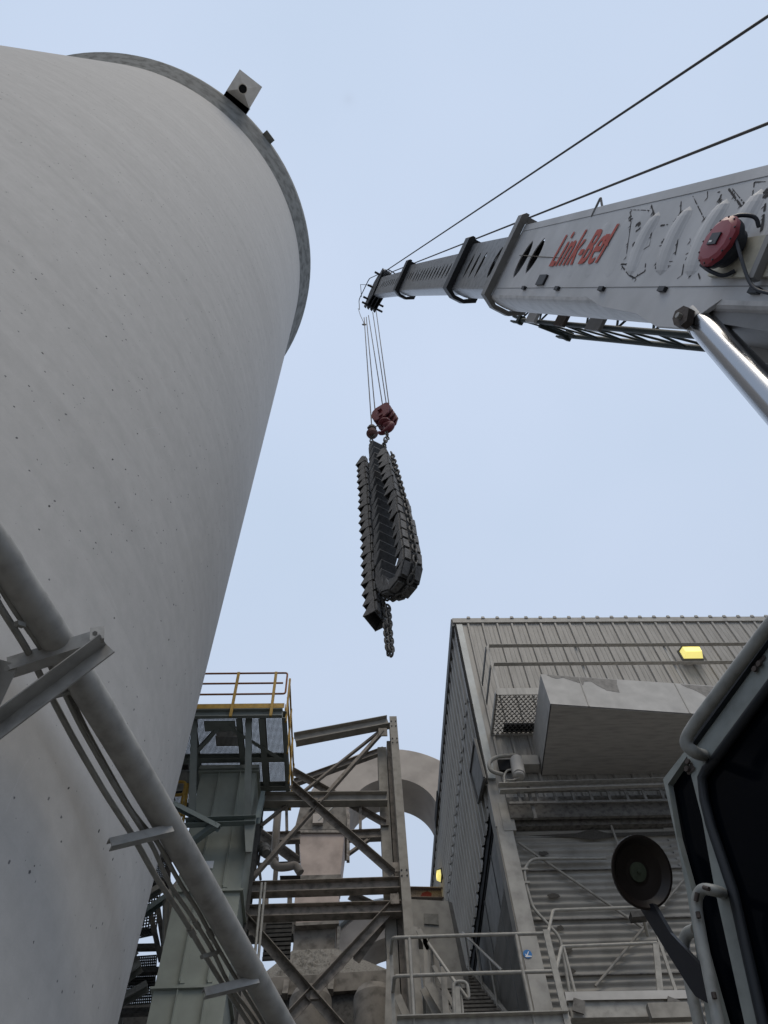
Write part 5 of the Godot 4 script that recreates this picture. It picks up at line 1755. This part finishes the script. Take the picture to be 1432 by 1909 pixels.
	for k in 12:
		var a := TAU * k / 12
		var p := ro - BW * 0.1298 + (BU * cos(a) + BN * sin(a)) * 0.148
		lathe(s, p, -BW, [[0.006, 0], [0.006, 0.008], [0, 0.008]], 6)
	put("cover_screw", s, M.collar_black, reel)
	s = S()
	tube(s, soften([ro - BW * 0.0636 - BU * 0.053 + BN * 0.053, ro - BW * 0.106 - BU * 0.1696, V(2.268,5.999,-0.85), V(2.272,5.888,-0.889), V(2.298,5.749,-0.879)], 0.15), 0.011, 8)
	put("reel_cable", s, M.reel_dark, reel)
	# boom head
	s = S()
	for w in [-0.27, -0.18, -0.08, 0.01]:
		prism(s, PackedVector2Array([Vector2(20.7, 0.3), Vector2(21.25, 0.34), Vector2(21.5, 0.1), Vector2(21.5, -0.2), Vector2(21.35, -0.62), Vector2(20.95, -0.66), Vector2(20.75, -0.4), Vector2(20.6, -0.25)]), R0 + BW * (w - 0.012), BU, BN, BW * 0.024)
	var hd := put("boom_head", s, M.collar_black, t)
	for w in [-0.225, -0.13, -0.035]:
		s = S()
		lathe(s, B(21.2, -0.4, w - 0.035), BW, [[0, 0], [0.22, 0], [0.2, 0.02], [0.2, 0.05], [0.22, 0.07], [0, 0.07]], 24)
		put("sheave", s, M.collar_black, hd)
		s = S()
		lathe(s, B(21.1, 0.32, w - 0.035), BW, [[0, 0], [0.2, 0], [0.18, 0.02], [0.18, 0.05], [0.2, 0.07], [0, 0.07]], 24)
		put("sheave", s, M.collar_black, hd)
	s = S()
	for p in [[21.2, -0.4], [21.1, 0.32], [21.4, -0.05], [20.95, -0.55]]:
		s = S()
		tube(s, [B(p[0], p[1], -0.42), B(p[0], p[1], 0.2)], 0.03, 10)
		put("head_pin", s, M.collar_black, hd)
	s = S()
	tube(s, soften([B(21.3, 0.3, -0.3), B(21.9, 0.15, -0.4), B(21.9, -0.5, -0.42), B(21.4, -0.75, -0.35)], 0.1), 0.012, 6)
	put("switch_wire", s, M.collar_black, hd)
	s = S()
	tube(s, soften([B(20.6, 0.28, -0.2), B(20.6, 0.5, -0.2), B(20.9, 0.5, 0.2), B(20.9, 0.28, 0.2)], 0.05), 0.015, 6)
	put("rope_guard", s, M.collar_black, hd)
	s = S()
	tube(s, [B(21.6, 0.0, -0.3), B(21.95, -0.1, -0.55), B(21.8, -0.4, -0.4)], 0.01, 6)
	put("switch_wire", s, M.collar_black, hd)
	# superstructure and carrier that the boom and cab stand on, outside the picture
	s = S()
	box(s, R0 + BF * 0.4 + V(0, -0.85, 0), BW * 1.0, V(0, 0.45, 0), BF * 1.9)
	put("turntable", s, M.cab_paint, t)
	s = S()
	box(s, R0 + BF * 1.0 + V(0, -1.75, 0), BW * 1.25, V(0, 0.25, 0), BF * 3.6)
	put("carrier", s, M.cab_paint, t)
	for a in [-1.6, 3.4]:
		for w in [-1.15, 1.15]:
			s = S()
			lathe(s, V(R0.x, 0.68, R0.z) + BF * a + BW * (w - 0.2), BW, [[0, 0.05], [0.35, 0.05], [0.4, 0], [0.62, 0], [0.68, 0.06], [0.68, 0.34], [0.62, 0.4], [0.4, 0.4], [0.35, 0.35], [0, 0.35]], 28)
			put("wheel", s, M.tyre, t)

# ------------------------------------------------------------------ crane cab (part of the crane)
func build_cab() -> void:
	var t: Node = get_node("mobile_crane")
	var s := S()
	# side panel, one flat frame with two openings: built as strips
	var roof := [V(0.986,2.993,-0.958), V(0.812,2.919,-1.327), V(0.762,2.907,-1.434), V(0.756,2.858,-1.447)]
	var strips := [
		[V(0.762,2.907,-1.434), V(0.81,2.917,-1.332), V(0.944,2.954,-1.048), V(1.018,2.976,-0.89), V(1.022,2.902,-0.882), V(0.918,2.871,-1.103), V(0.811,2.843,-1.331), V(0.802,2.855,-1.35), V(0.801,2.9,-1.351), V(0.765,2.886,-1.428)],      # top rail
		[V(0.762,2.907,-1.434), V(0.765,2.886,-1.428), V(0.748,2.766,-1.463), V(0.738,2.64,-1.484), V(0.725,2.534,-1.512), V(0.715,2.402,-1.534), V(0.707,2.276,-1.551), V(0.69,2.293,-1.588), V(0.698,2.422,-1.57), V(0.713,2.516,-1.537), V(0.733,2.654,-1.495), V(0.748,2.78,-1.463)],   # front strip
		[V(0.801,2.9,-1.351), V(0.802,2.855,-1.35), V(0.811,2.843,-1.331), V(0.804,2.828,-1.345), V(0.795,2.783,-1.363), V(0.788,2.724,-1.378), V(0.779,2.584,-1.399), V(0.75,2.361,-1.46), V(0.737,2.246,-1.486), V(0.723,2.26,-1.517), V(0.734,2.379,-1.493), V(0.763,2.614,-1.431), V(0.784,2.752,-1.387), V(0.795,2.854,-1.364)],   # pillar
	]
	for k in 3:
		s = S()
		path_prism(s, strips[k], BW * 0.016)
		put(["cab_top_rail", "cab_front_strip", "cab_pillar"][k], s, M.cab_paint, t)
	# quarter window behind the front strip
	s = S()
	path_prism(s, [V(0.778,2.915,-1.453), V(0.817,2.92,-1.369), V(0.812,2.869,-1.38), V(0.778,2.628,-1.451), V(0.748,2.39,-1.514), V(0.736,2.271,-1.541), V(0.706,2.3,-1.604), V(0.71,2.436,-1.597), V(0.746,2.672,-1.52), V(0.761,2.8,-1.488)], BW * 0.01)
	put("quarter_window", s, M.glass, t)
	s = S()
	path_prism(s, [V(0.789,2.881,-1.447), V(0.804,2.89,-1.415), V(0.788,2.754,-1.45), V(0.78,2.745,-1.466)], BW * 0.012)
	path_prism(s, [V(0.788,2.754,-1.45), V(0.792,2.747,-1.441), V(0.76,2.445,-1.509), V(0.753,2.454,-1.524)], BW * 0.012)
	put("hinge_bar", s, M.gasket, t)
	# door window: rubber seal and glass
	s = S()
	var seal := [V(0.814,2.833,-1.323), V(0.805,2.826,-1.343), V(0.796,2.782,-1.362), V(0.789,2.722,-1.376), V(0.78,2.582,-1.397), V(0.751,2.36,-1.458), V(0.738,2.245,-1.484)]
	var top := [V(0.814,2.833,-1.323), V(0.825,2.834,-1.301), V(0.914,2.861,-1.111), V(1.018,2.891,-0.891)]
	for q in [seal, top]:
		tube(s, q, 0.011, 10)
	put("window_seal", s, M.gasket, t)
	s = S()
	path_prism(s, [V(0.814,2.834,-1.352), V(0.821,2.842,-1.336), V(0.831,2.841,-1.315), V(0.92,2.865,-1.125), V(1.025,2.897,-0.903), V(1.005,2.514,-0.947), V(0.817,2.18,-1.345), V(0.745,2.251,-1.498), V(0.757,2.368,-1.473), V(0.786,2.593,-1.412), V(0.796,2.734,-1.391)], BW * 0.008)
	put("door_window", s, M.glass, t, "large dark cab window")
	# cab body behind the side frame, dark inside
	var o := EYE + BW * (1.3 + 0.06)
	s = S()
	var prof := PackedVector2Array([Vector2(0.972,2.899), Vector2(0.376,2.971), Vector2(-1.1, 2.95), Vector2(-1.1, 1.5), Vector2(1.25, 1.5), Vector2(1.128,2.338)])
	prism(s, prof, V(o.x, 0, o.z), BF, V(0, 1, 0), BW * 0.85)
	put("cab_interior", s, M.cab_inside, t)
	s = S()
	var rp := [Vector2(0.372,2.976), Vector2(0.972,2.91)]
	hexa(s, [V(o.x, rp[0].y, o.z) + BF * rp[0].x, V(o.x, rp[1].y, o.z) + BF * rp[1].x, V(o.x, rp[1].y, o.z) + BF * rp[1].x + BW * 0.86, V(o.x, rp[0].y, o.z) + BF * rp[0].x + BW * 0.86, V(o.x, rp[0].y + 0.05, o.z) + BF * rp[0].x, V(o.x, rp[1].y + 0.05, o.z) + BF * rp[1].x, V(o.x, rp[1].y + 0.05, o.z) + BF * rp[1].x + BW * 0.86, V(o.x, rp[0].y + 0.05, o.z) + BF * rp[0].x + BW * 0.86])
	put("cab_roof", s, M.cab_paint, t)
	# rain gutter and roof rail
	s = S()
	bar(s, V(0.809,2.904,-1.325), V(1.013,2.965,-0.891), 0.012, 0.02, BW)
	put("rain_gutter", s, M.gasket, t)
	s = S()
	tube(s, soften([V(0.819,2.865,-1.313), V(0.769,2.813,-1.255), V(0.749,2.835,-1.25), V(0.759,2.852,-1.23), V(0.885,2.882,-0.961), V(0.983,2.904,-0.754)], 0.05, 6), 0.0138, 14)
	put("roof_rail", s, M.cab_rail, t, "chipped painted rail along the cab roof edge")
	# chips of bare metal
	s = S()
	for p in [V(0.911,2.915,-1.104), V(0.918,2.916,-1.089), V(0.796,2.879,-1.348), V(0.791,2.866,-1.358)]:
		s = S()
		lathe(s, p, -BW, [[0.007, 0], [0.007, 0.006], [0, 0.006]], 7)
		put("panel_bolt", s, M.brown_pin, t)
	s = S()
	for p in [V(0.917,2.923,-1.098), V(0.924,2.924,-1.084), V(0.795,2.861,-1.358), V(0.799,2.867,-1.349)]:
		var q := PackedVector2Array()
		for k in 9:
			q.append(Vector2(cos(TAU * k / 9), sin(TAU * k / 9)) * rng.randf_range(0.004, 0.013))
		s = S()
		prism(s, q, p, BF, V(0, 1, 0), -BW * 0.001)
		put("paint_chip", s, M.brown_pin, t)
	# grab handles
	s = S()
	tube(s, soften([V(0.769,2.592,-1.419), V(0.723,2.549,-1.351), V(0.704,2.57,-1.369), V(0.692,2.559,-1.395), V(0.682,2.49,-1.416), V(0.666,2.358,-1.45), V(0.653,2.245,-1.478)], 0.03, 6), 0.0112, 14)
	put("grab_handle", s, M.cab_rail, t, "chipped grab handle on the cab pillar")
	s = S()
	for e in [[V(0.699,2.558,-1.351), V(0.704,2.548,-1.342)], [V(0.692,2.561,-1.371), V(0.686,2.549,-1.38)], [V(0.683,2.53,-1.385), V(0.682,2.519,-1.388)], [V(0.666,2.397,-1.421), V(0.665,2.387,-1.423)]]:
		s = S()
		tube(s, [e[0], e[1]], 0.0045, 6)
		put("bare_patch", s, M.brown_pin, t)
	s = S()
	tube(s, soften([V(0.814,2.696,-1.7), V(0.802,2.705,-1.725), V(0.791,2.687,-1.748), V(0.781,2.594,-1.77), V(0.774,2.522,-1.784), V(0.763,2.39,-1.808)], 0.03, 6), 0.014, 12)
	put("grab_handle", s, M.cab_rail, t)
	# round mirror on a flat black arm
	var c := V(0.658,2.732,-1.537)
	var look := (EYE - c).normalized()
	var ax := look.rotated(V(0, 1, 0), deg_to_rad(40)).rotated(BF, 0.0)
	s = S()
	lathe(s, c, ax, [[0.0, -0.006], [0.035, -0.006], [0.06, 0.0], [0.072, 0.012], [0.077, 0.018], [0.077, 0.022], [0.072, 0.022], [0.058, 0.008], [0.03, 0.002], [0, 0.002]], 40)
	var mr := put("wing_mirror", s, M.mirror_back, t, "round black wing mirror seen from behind")
	s = S()
	lathe(s, c + ax * 0.0025, ax, [[0.021, 0], [0.021, 0.003], [0.0, 0.004]], 24)
	put("mirror_hub", s, M.mirror_hub, mr)
	s = S()
	lathe(s, c + ax * 0.006, ax, [[0.004, 0], [0.004, 0.004], [0, 0.005]], 8)
	put("hub_screw", s, M.mirror_hub, mr)
	s = S()
	path_prism(s, [V(0.656,2.681,-1.59), V(0.673,2.666,-1.553), V(0.68,2.589,-1.539), V(0.698,2.496,-1.5), V(0.692,2.427,-1.513), V(0.681,2.455,-1.536), V(0.678,2.475,-1.542), V(0.67,2.541,-1.558)], BW * 0.012)
	put("mirror_arm", s, M.arm_black, t)

# ------------------------------------------------------------------ hook, ropes and load
func build_load() -> void:
	var s := S()
	# hook block
	var hc := V(0.759,16.971,-5.952)
	var ex := CE.rotated(Vector3.UP, 0.5)
	var ez := ex.cross(Vector3.UP)
	var hb := thing("hook_block", "red crane hook block hanging from four rope falls", "hook block", hc + V(0, -0.4, 0))
	s = S()
	var outline := PackedVector2Array([Vector2(-0.2, 0.3), Vector2(-0.12, 0.4), Vector2(0.12, 0.4), Vector2(0.2, 0.3), Vector2(0.24, 0.05), Vector2(0.17, -0.22), Vector2(0.08, -0.3), Vector2(-0.08, -0.3), Vector2(-0.17, -0.22), Vector2(-0.24, 0.05)])
	for k in [-0.19, -0.09, 0.02, 0.12]:
		s = S()
		prism(s, outline, hc + ez * (k - 0.012), ex, V(0, 1, 0), ez * (0.03 if absf(k) > 0.1 else 0.02))
		put("cheek_plate", s, M.hook_red, hb)
	for k in [-0.13, -0.02, 0.08]:
		s = S()
		lathe(s, hc + V(0, 0.08, 0) + ez * (k - 0.025), ez, [[0, 0], [0.24, 0], [0.22, 0.02], [0.24, 0.05], [0, 0.05]], 24)
		put("sheave", s, M.hook_red, hb)
	s = S()
	tube(s, [hc - ez * 0.25 + V(0, 0.08, 0), hc + ez * 0.2 + V(0, 0.08, 0)], 0.05, 12)
	tube(s, [hc - ez * 0.22 + V(0, -0.2, 0), hc + ez * 0.17 + V(0, -0.2, 0)], 0.05, 12)
	put("pin", s, M.hook_red, hb)
	s = S()
	lathe(s, hc + V(0, -0.42, 0), V(0, 1, 0), [[0, 0], [0.08, 0.0], [0.13, 0.04], [0.13, 0.12], [0.1, 0.16], [0, 0.16]], 20)
	put("swivel_collar", s, M.hook_red, hb)
	s = S()
	var hook := []
	var rad := []
	hook.append(hc + V(0, -0.38, 0)); rad.append(0.05)
	hook.append(hc + V(0, -0.46, 0)); rad.append(0.055)
	for k in 13:
		var a := deg_to_rad(75 - k * 22.0)
		hook.append(hc + V(0, -0.64, 0) + (ex * cos(a) * 0.15 + V(0, 1, 0) * sin(a) * 0.15))
		rad.append(lerpf(0.06, 0.075, minf(1, k / 5.0)) if k < 7 else lerpf(0.075, 0.025, (k - 6) / 6.0))
	tube(s, hook, rad, 14)
	put("hook", s, M.hook_red, hb)
	# headache ball
	var bc := V(0.473,15.777,-5.831)
	var hbB := thing("headache_ball", "small brown ball weight with swivel on the single rope beside the hook block", "ball weight", bc + V(0, -0.12, 0))
	s = S()
	lathe(s, bc, V(0, 1, 0), [[0, -0.12], [0.06, -0.105], [0.1, -0.06], [0.118, 0], [0.1, 0.06], [0.06, 0.105], [0, 0.12]], 24)
	put("ball", s, M.ball_brown, hbB)
	s = S()
	lathe(s, bc, V(0, 1, 0), [[0, 0.11], [0.05, 0.11], [0.05, 0.2], [0.08, 0.21], [0.08, 0.3], [0.03, 0.34], [0, 0.34]], 14)
	put("swivel", s, M.brown_pin, hbB)
	s = S()
	tube(s, [bc + V(-0.09, 0.3, 0), bc + V(0.09, 0.28, 0)], 0.025, 8)
	tube(s, [bc + V(-0.02, 0.34, 0), bc + V(0.19, 0.42, 0)], 0.012, 6)
	put("wedge_socket", s, M.brown_pin, hbB)
	s = S()
	tube(s, arc(bc + V(0, -0.16, 0), ex, V(0, 1, 0), 0.05, 0, TAU, 14), 0.018, 8, false)
	put("small_hook", s, M.brown_pin, hbB)
	# ropes
	var hp := B(21.2, -0.5, 0)
	var lines := [
		[V(0.489,25.571,-5.98), bc + V(0, 0.34, 0), "leftmost thin wire rope from the boom head down to the ball weight"],
		[V(0.557,25.618,-5.974), hc + V(0, 0.4, 0) - ex * 0.2, "second wire rope fall from the left, running to the hook block"],
		[V(0.628,25.796,-5.967), hc + V(0, 0.4, 0) - ex * 0.04 - ez * 0.1, "third wire rope fall from the left, running to the hook block"],
		[V(0.772,26.148,-5.95), hc + V(0, 0.4, 0) + ex * 0.05 - ez * 0.1, "fourth wire rope fall from the left, running to the hook block"],
		[V(0.891,26.651,-5.984), hc + V(0, 0.3, 0) + ex * 0.2 + ez * 0.1, "rightmost wire rope fall, running to the right side of the hook block"],
	]
	for e in lines:
		var rp := thing("wire_rope_fall", e[2], "wire rope", e[1], "rope falls above the load")
		s = S()
		tube(s, [e[0], e[1]], 0.0125, 8)
		put("rope", s, M.rope, rp)
	for e in [[B(21.3, 0.5, -0.13), V(3.331,8.724,0.658), "upper wire rope running from the boom head to the top right corner"], [B(21.1, 0.52, 0.0), V(3.091,7.836,-0.087), "lower wire rope lying along the top of the boom over its collars"]]:
		var rp := thing("hoist_rope", e[2], "wire rope", e[1], "hoist ropes above the boom")
		s = S()
		var d: Vector3 = e[1] - e[0]
		tube(s, [e[0], e[0] + d * 1.25], 0.0135, 8)
		put("rope", s, M.rope, rp)
	# small anti-two-block weight on a wire
	var ww := thing("switch_weight", "tiny ring weight hanging beside the boom head on a thin wire", "weight", V(0.475,24.733,-5.981))
	s = S()
	tube(s, arc(V(0.475,24.733,-5.981), V(1, 0, 0), V(0, 1, 0), 0.05, 0, TAU, 12), 0.02, 6, false)
	put("ring", s, M.rope, ww)
	s = S()
	tube(s, [V(0.319,26.796,-5.991), V(0.377,25.869,-5.988), V(0.477,24.859,-5.981)], 0.009, 6)
	put("wire", s, M.rope, ww)
	# the elevator chain: one long belt of buckets, folded over the ball weight
	var t := thing("bucket_elevator_chain", "long dark chain of steel elevator buckets hanging folded from the crane hook", "bucket chain", V(0.538,9.179,-6.055))
	var pts := [Vector2(0.446, 13.947), Vector2(0.502, 13.265), Vector2(0.541, 12.597), Vector2(0.569, 12.000), Vector2(0.588, 11.425), Vector2(0.607, 10.935), Vector2(0.617, 10.490), Vector2(0.615, 10.193), Vector2(0.590, 9.989), Vector2(0.517, 9.859), Vector2(0.398, 9.804), Vector2(0.248, 9.844), Vector2(0.080, 9.987), Vector2(-0.054, 10.216), Vector2(-0.110, 10.458), Vector2(-0.117, 10.704), Vector2(-0.114, 11.008), Vector2(-0.108, 11.362), Vector2(-0.099, 11.730), Vector2(-0.092, 12.126), Vector2(-0.090, 12.552), Vector2(-0.091, 13.013), Vector2(-0.092, 13.505), Vector2(-0.093, 14.032), Vector2(-0.090, 14.588), Vector2(-0.079, 15.137)]
	var cv := Curve2D.new()
	for i in pts.size():
		var a: Vector2 = pts[maxi(i - 1, 0)]; var b: Vector2 = pts[mini(i + 1, pts.size() - 1)]
		cv.add_point(pts[i], (a - b) / 6.0, (b - a) / 6.0)
	cv.bake_interval = 0.03
	var cl := Curve2D.new()
	var lp := [Vector2(-0.287, 15.066), Vector2(-0.247, 13.786), Vector2(-0.227, 12.780), Vector2(-0.212, 11.905), Vector2(-0.200, 11.130), Vector2(-0.185, 10.436), Vector2(-0.162, 10.036), Vector2(-0.137, 9.603)]
	for p in lp: cl.add_point(p)
	cl.bake_interval = 0.03
	var bw := 0.295
	# bucket in its own frame: x across, y along the chain, z away from it
	s = S()
	var prof := PackedVector2Array([Vector2(0, 0.13), Vector2(0, -0.11), Vector2(0.05, -0.12), Vector2(0.18, 0.1), Vector2(0.18, 0.12), Vector2(0.167, 0.12), Vector2(0.045, -0.1), Vector2(0.012, -0.095), Vector2(0.012, 0.13)])
	prism(s, prof, V(0.012, 0, 0), V(0, 0, 1), V(0, 1, 0), V(bw - 0.024, 0, 0))
	var bucket := mesh_of(s, M.bucket_steel)
	s = S()
	var sidep := PackedVector2Array([Vector2(0, 0.13), Vector2(0, -0.11), Vector2(0.05, -0.12), Vector2(0.185, 0.1), Vector2(0.185, 0.12), Vector2(0.1, 0.13)])
	prism(s, sidep, V(0, 0, 0), V(0, 0, 1), V(0, 1, 0), V(0.011, 0, 0))
	var cheek := mesh_of(s, M.bucket_face)
	s = S()
	var ov := []
	for k in 13:
		var a := TAU * k / 12
		ov.append(V(0.034 * cos(a), 0.062 * sin(a) + signf(sin(a)) * 0.012, 0))
	tube(s, ov, 0.015, 6, false)
	var link := mesh_of(s, M.chain_steel)
	s = S()
	abox(s, V(0.02, -0.1, -0.03), V(0.105, 0.1, -0.003))
	var back := mesh_of(s, M.bucket_face)
	for run in 2:
		var c2 := cv if run == 0 else cl
		var L := c2.get_baked_length()
		var pitch := 0.262
		var n := int(L / pitch)
		for i in n:
			var q := (i + 0.5) * pitch
			var p := c2.sample_baked(q)
			var d := (c2.sample_baked(minf(q + 0.05, L)) - c2.sample_baked(maxf(q - 0.05, 0.0))).normalized()
			var yy := CE * d.x + V(0, d.y, 0)
			var zz := CE * d.y + V(0, -d.x, 0)
			var xx := yy.cross(zz)
			var sg := 1.0
			if xx.dot(CW) < 0:
				xx = -xx
				sg = -1.0
			var wob := rng.randf_range(-0.05, 0.05)
			var tw := deg_to_rad(34.0 * (1.0 - smoothstep(0.0, 0.36, q / L))) if run == 0 else deg_to_rad(28.0)
			var bs := Basis(xx, yy, zz).rotated(CW, wob).rotated(V(0, 1, 0), tw)
			var o := CA + CE * p.x + V(0, p.y, 0) + CW * rng.randf_range(-0.012, 0.012)
			var bk := place("bucket", bucket, o, t, "", bs)
			for dx in [0.0, bw - 0.011]:
				place_local("side_plate", cheek, bk, V(dx, 0, 0))
			for dx in [0.0, bw - 0.125]:
				place_local("attachment_lug", back, bk, V(dx, 0, 0))
		var m := int(L / 0.128)
		for i in m:
			var q := (i + 0.5) * 0.128
			var p := c2.sample_baked(q)
			var d := (c2.sample_baked(minf(q + 0.05, L)) - c2.sample_baked(maxf(q - 0.05, 0.0))).normalized()
			var yy := CE * d.x + V(0, d.y, 0)
			var zz := CE * d.y + V(0, -d.x, 0)
			var tw := deg_to_rad(34.0 * (1.0 - smoothstep(0.0, 0.36, q / L))) if run == 0 else deg_to_rad(28.0)
			var rot := Basis(V(0, 1, 0), tw)
			yy = rot * yy
			zz = rot * zz
			var o := CA + CE * p.x + V(0, p.y, 0) + rot * CW * bw * 0.5 - zz * 0.06
			var bs := Basis(yy.cross(zz), yy, zz)
			if i % 2:
				bs = Basis(zz, yy, zz.cross(yy)) if true else bs
			place("chain_link", link, o, t, "", bs.orthonormalized())
	# loose tail of chain and the sling up to the hook
	var tails := [[V(0.505,9.476,-5.797), V(0.52,9.109,-5.769), V(0.513,8.819,-5.782), 8], [V(0.474,9.5,-5.856), V(0.479,9.159,-5.847), V(0.487,8.911,-5.832), 8], [V(0.513,9.805,-5.783), V(0.515,9.563,-5.778), V(0.517,9.312,-5.775), 6], [V(0.765,16.304,-5.951), V(0.776,16.07,-5.95), V(0.785,15.788,-5.948), 5], [V(0.69,14.597,-5.449), V(0.632,14.554,-5.559), V(0.636,14.174,-5.551), 5], [V(0.473,16.021,-6.072), V(0.457,15.84,-6.1), V(0.443,15.662,-6.128), 4]]
	for e in tails:
		for i in e[3]:
			var k: float = (i + 0.5) / e[3]
			var p: Vector3 = e[0].lerp(e[1], k).lerp(e[1].lerp(e[2], k), k)
			var d: Vector3 = (e[2] - e[0]).normalized()
			var f := frame(p, p + d, CW)
			place("chain_link", link, p, t, "", Basis(f[1], d, f[1].cross(d)) if i % 2 else Basis(f[2], d, f[2].cross(d)))

func place_local(called: String, mesh: Mesh, parent: Node, at: Vector3) -> void:
	var o := MeshInstance3D.new()
	o.mesh = mesh
	o.position = at
	o.name = numbered(parent, called)
	parent.add_child(o, true)

# ------------------------------------------------------------------ lit wall lamps
func wall_lamp(at: Vector3, o1: Vector3, s1: Vector3, k: float, label: String) -> void:
	var outw := o1 * k
	var side := s1 * k
	var Y := V(0, k, 0)
	var t := thing("wall_lamp", label, "lamp", at, "lit wall lamps")
	var s := S()
	box(s, at - outw * 0.02, side * 0.29, Y * 0.2, outw * 0.03)
	var b := put("back_box", s, M.trim_dark, t)
	s = S()
	hexa(s, [at + side * -0.28 + Y * 0.14, at + side * 0.28 + Y * 0.14, at + side * 0.28 + Y * 0.18, at + side * -0.28 + Y * 0.18, at + side * -0.25 + Y * 0.11 + outw * 0.22, at + side * 0.25 + Y * 0.11 + outw * 0.22, at + side * 0.25 + Y * 0.13 + outw * 0.22, at + side * -0.25 + Y * 0.13 + outw * 0.22])
	put("hood", s, M.trim_dark, b)
	s = S()
	hexa(s, [at + side * -0.26 + Y * -0.17 + outw * 0.02, at + side * 0.26 + Y * -0.17 + outw * 0.02, at + side * 0.26 + Y * 0.13 + outw * 0.02, at + side * -0.26 + Y * 0.13 + outw * 0.02, at + side * -0.22 + Y * -0.1 + outw * 0.2, at + side * 0.22 + Y * -0.1 + outw * 0.2, at + side * 0.23 + Y * 0.1 + outw * 0.2, at + side * -0.23 + Y * 0.1 + outw * 0.2])
	put("lamp_lens", s, M.lamp_lens, t)
	var l := OmniLight3D.new()
	l.name = "lamp_light"
	l.light_color = Color(1.0, 0.85, 0.4)
	l.light_energy = 0.06
	l.light_size = 0.2
	l.omni_range = 12.0
	l.omni_attenuation = 2.0
	l.shadow_enabled = true
	l.position = outw * 0.3
	t.add_child(l)

func build_lamps() -> void:
	wall_lamp(V(8.238,15.973,-11.6), V(0, 0, 1), V(1, 0, 0), 0.9, "lit yellow wall lamp high on the ribbed front wall behind the balcony rails")
	wall_lamp(V(2.66,16.023,-19.546), V(-1, 0, 0), V(0, 0, 1), 0.6, "lit yellow wall lamp at the far end of the building's narrow side wall")
	var fl := thing("small_floodlight", "small unlit floodlight on the corrugated wall behind the mirror arm", "lamp", V(4.747,9.301,-11.6))
	var s := S()
	box(s, V(4.672,9.263,-11.5), V(0.13, 0.01, 0), V(0, 0.05, 0), V(0, 0, 0.08))
	put("housing", s, M.dark_steel, fl)
	s = S()
	tube(s, [V(4.785,9.281,-11.6), V(4.86,9.16,-11.85)], 0.03, 8)
	put("bracket", s, M.rail_paint, fl)
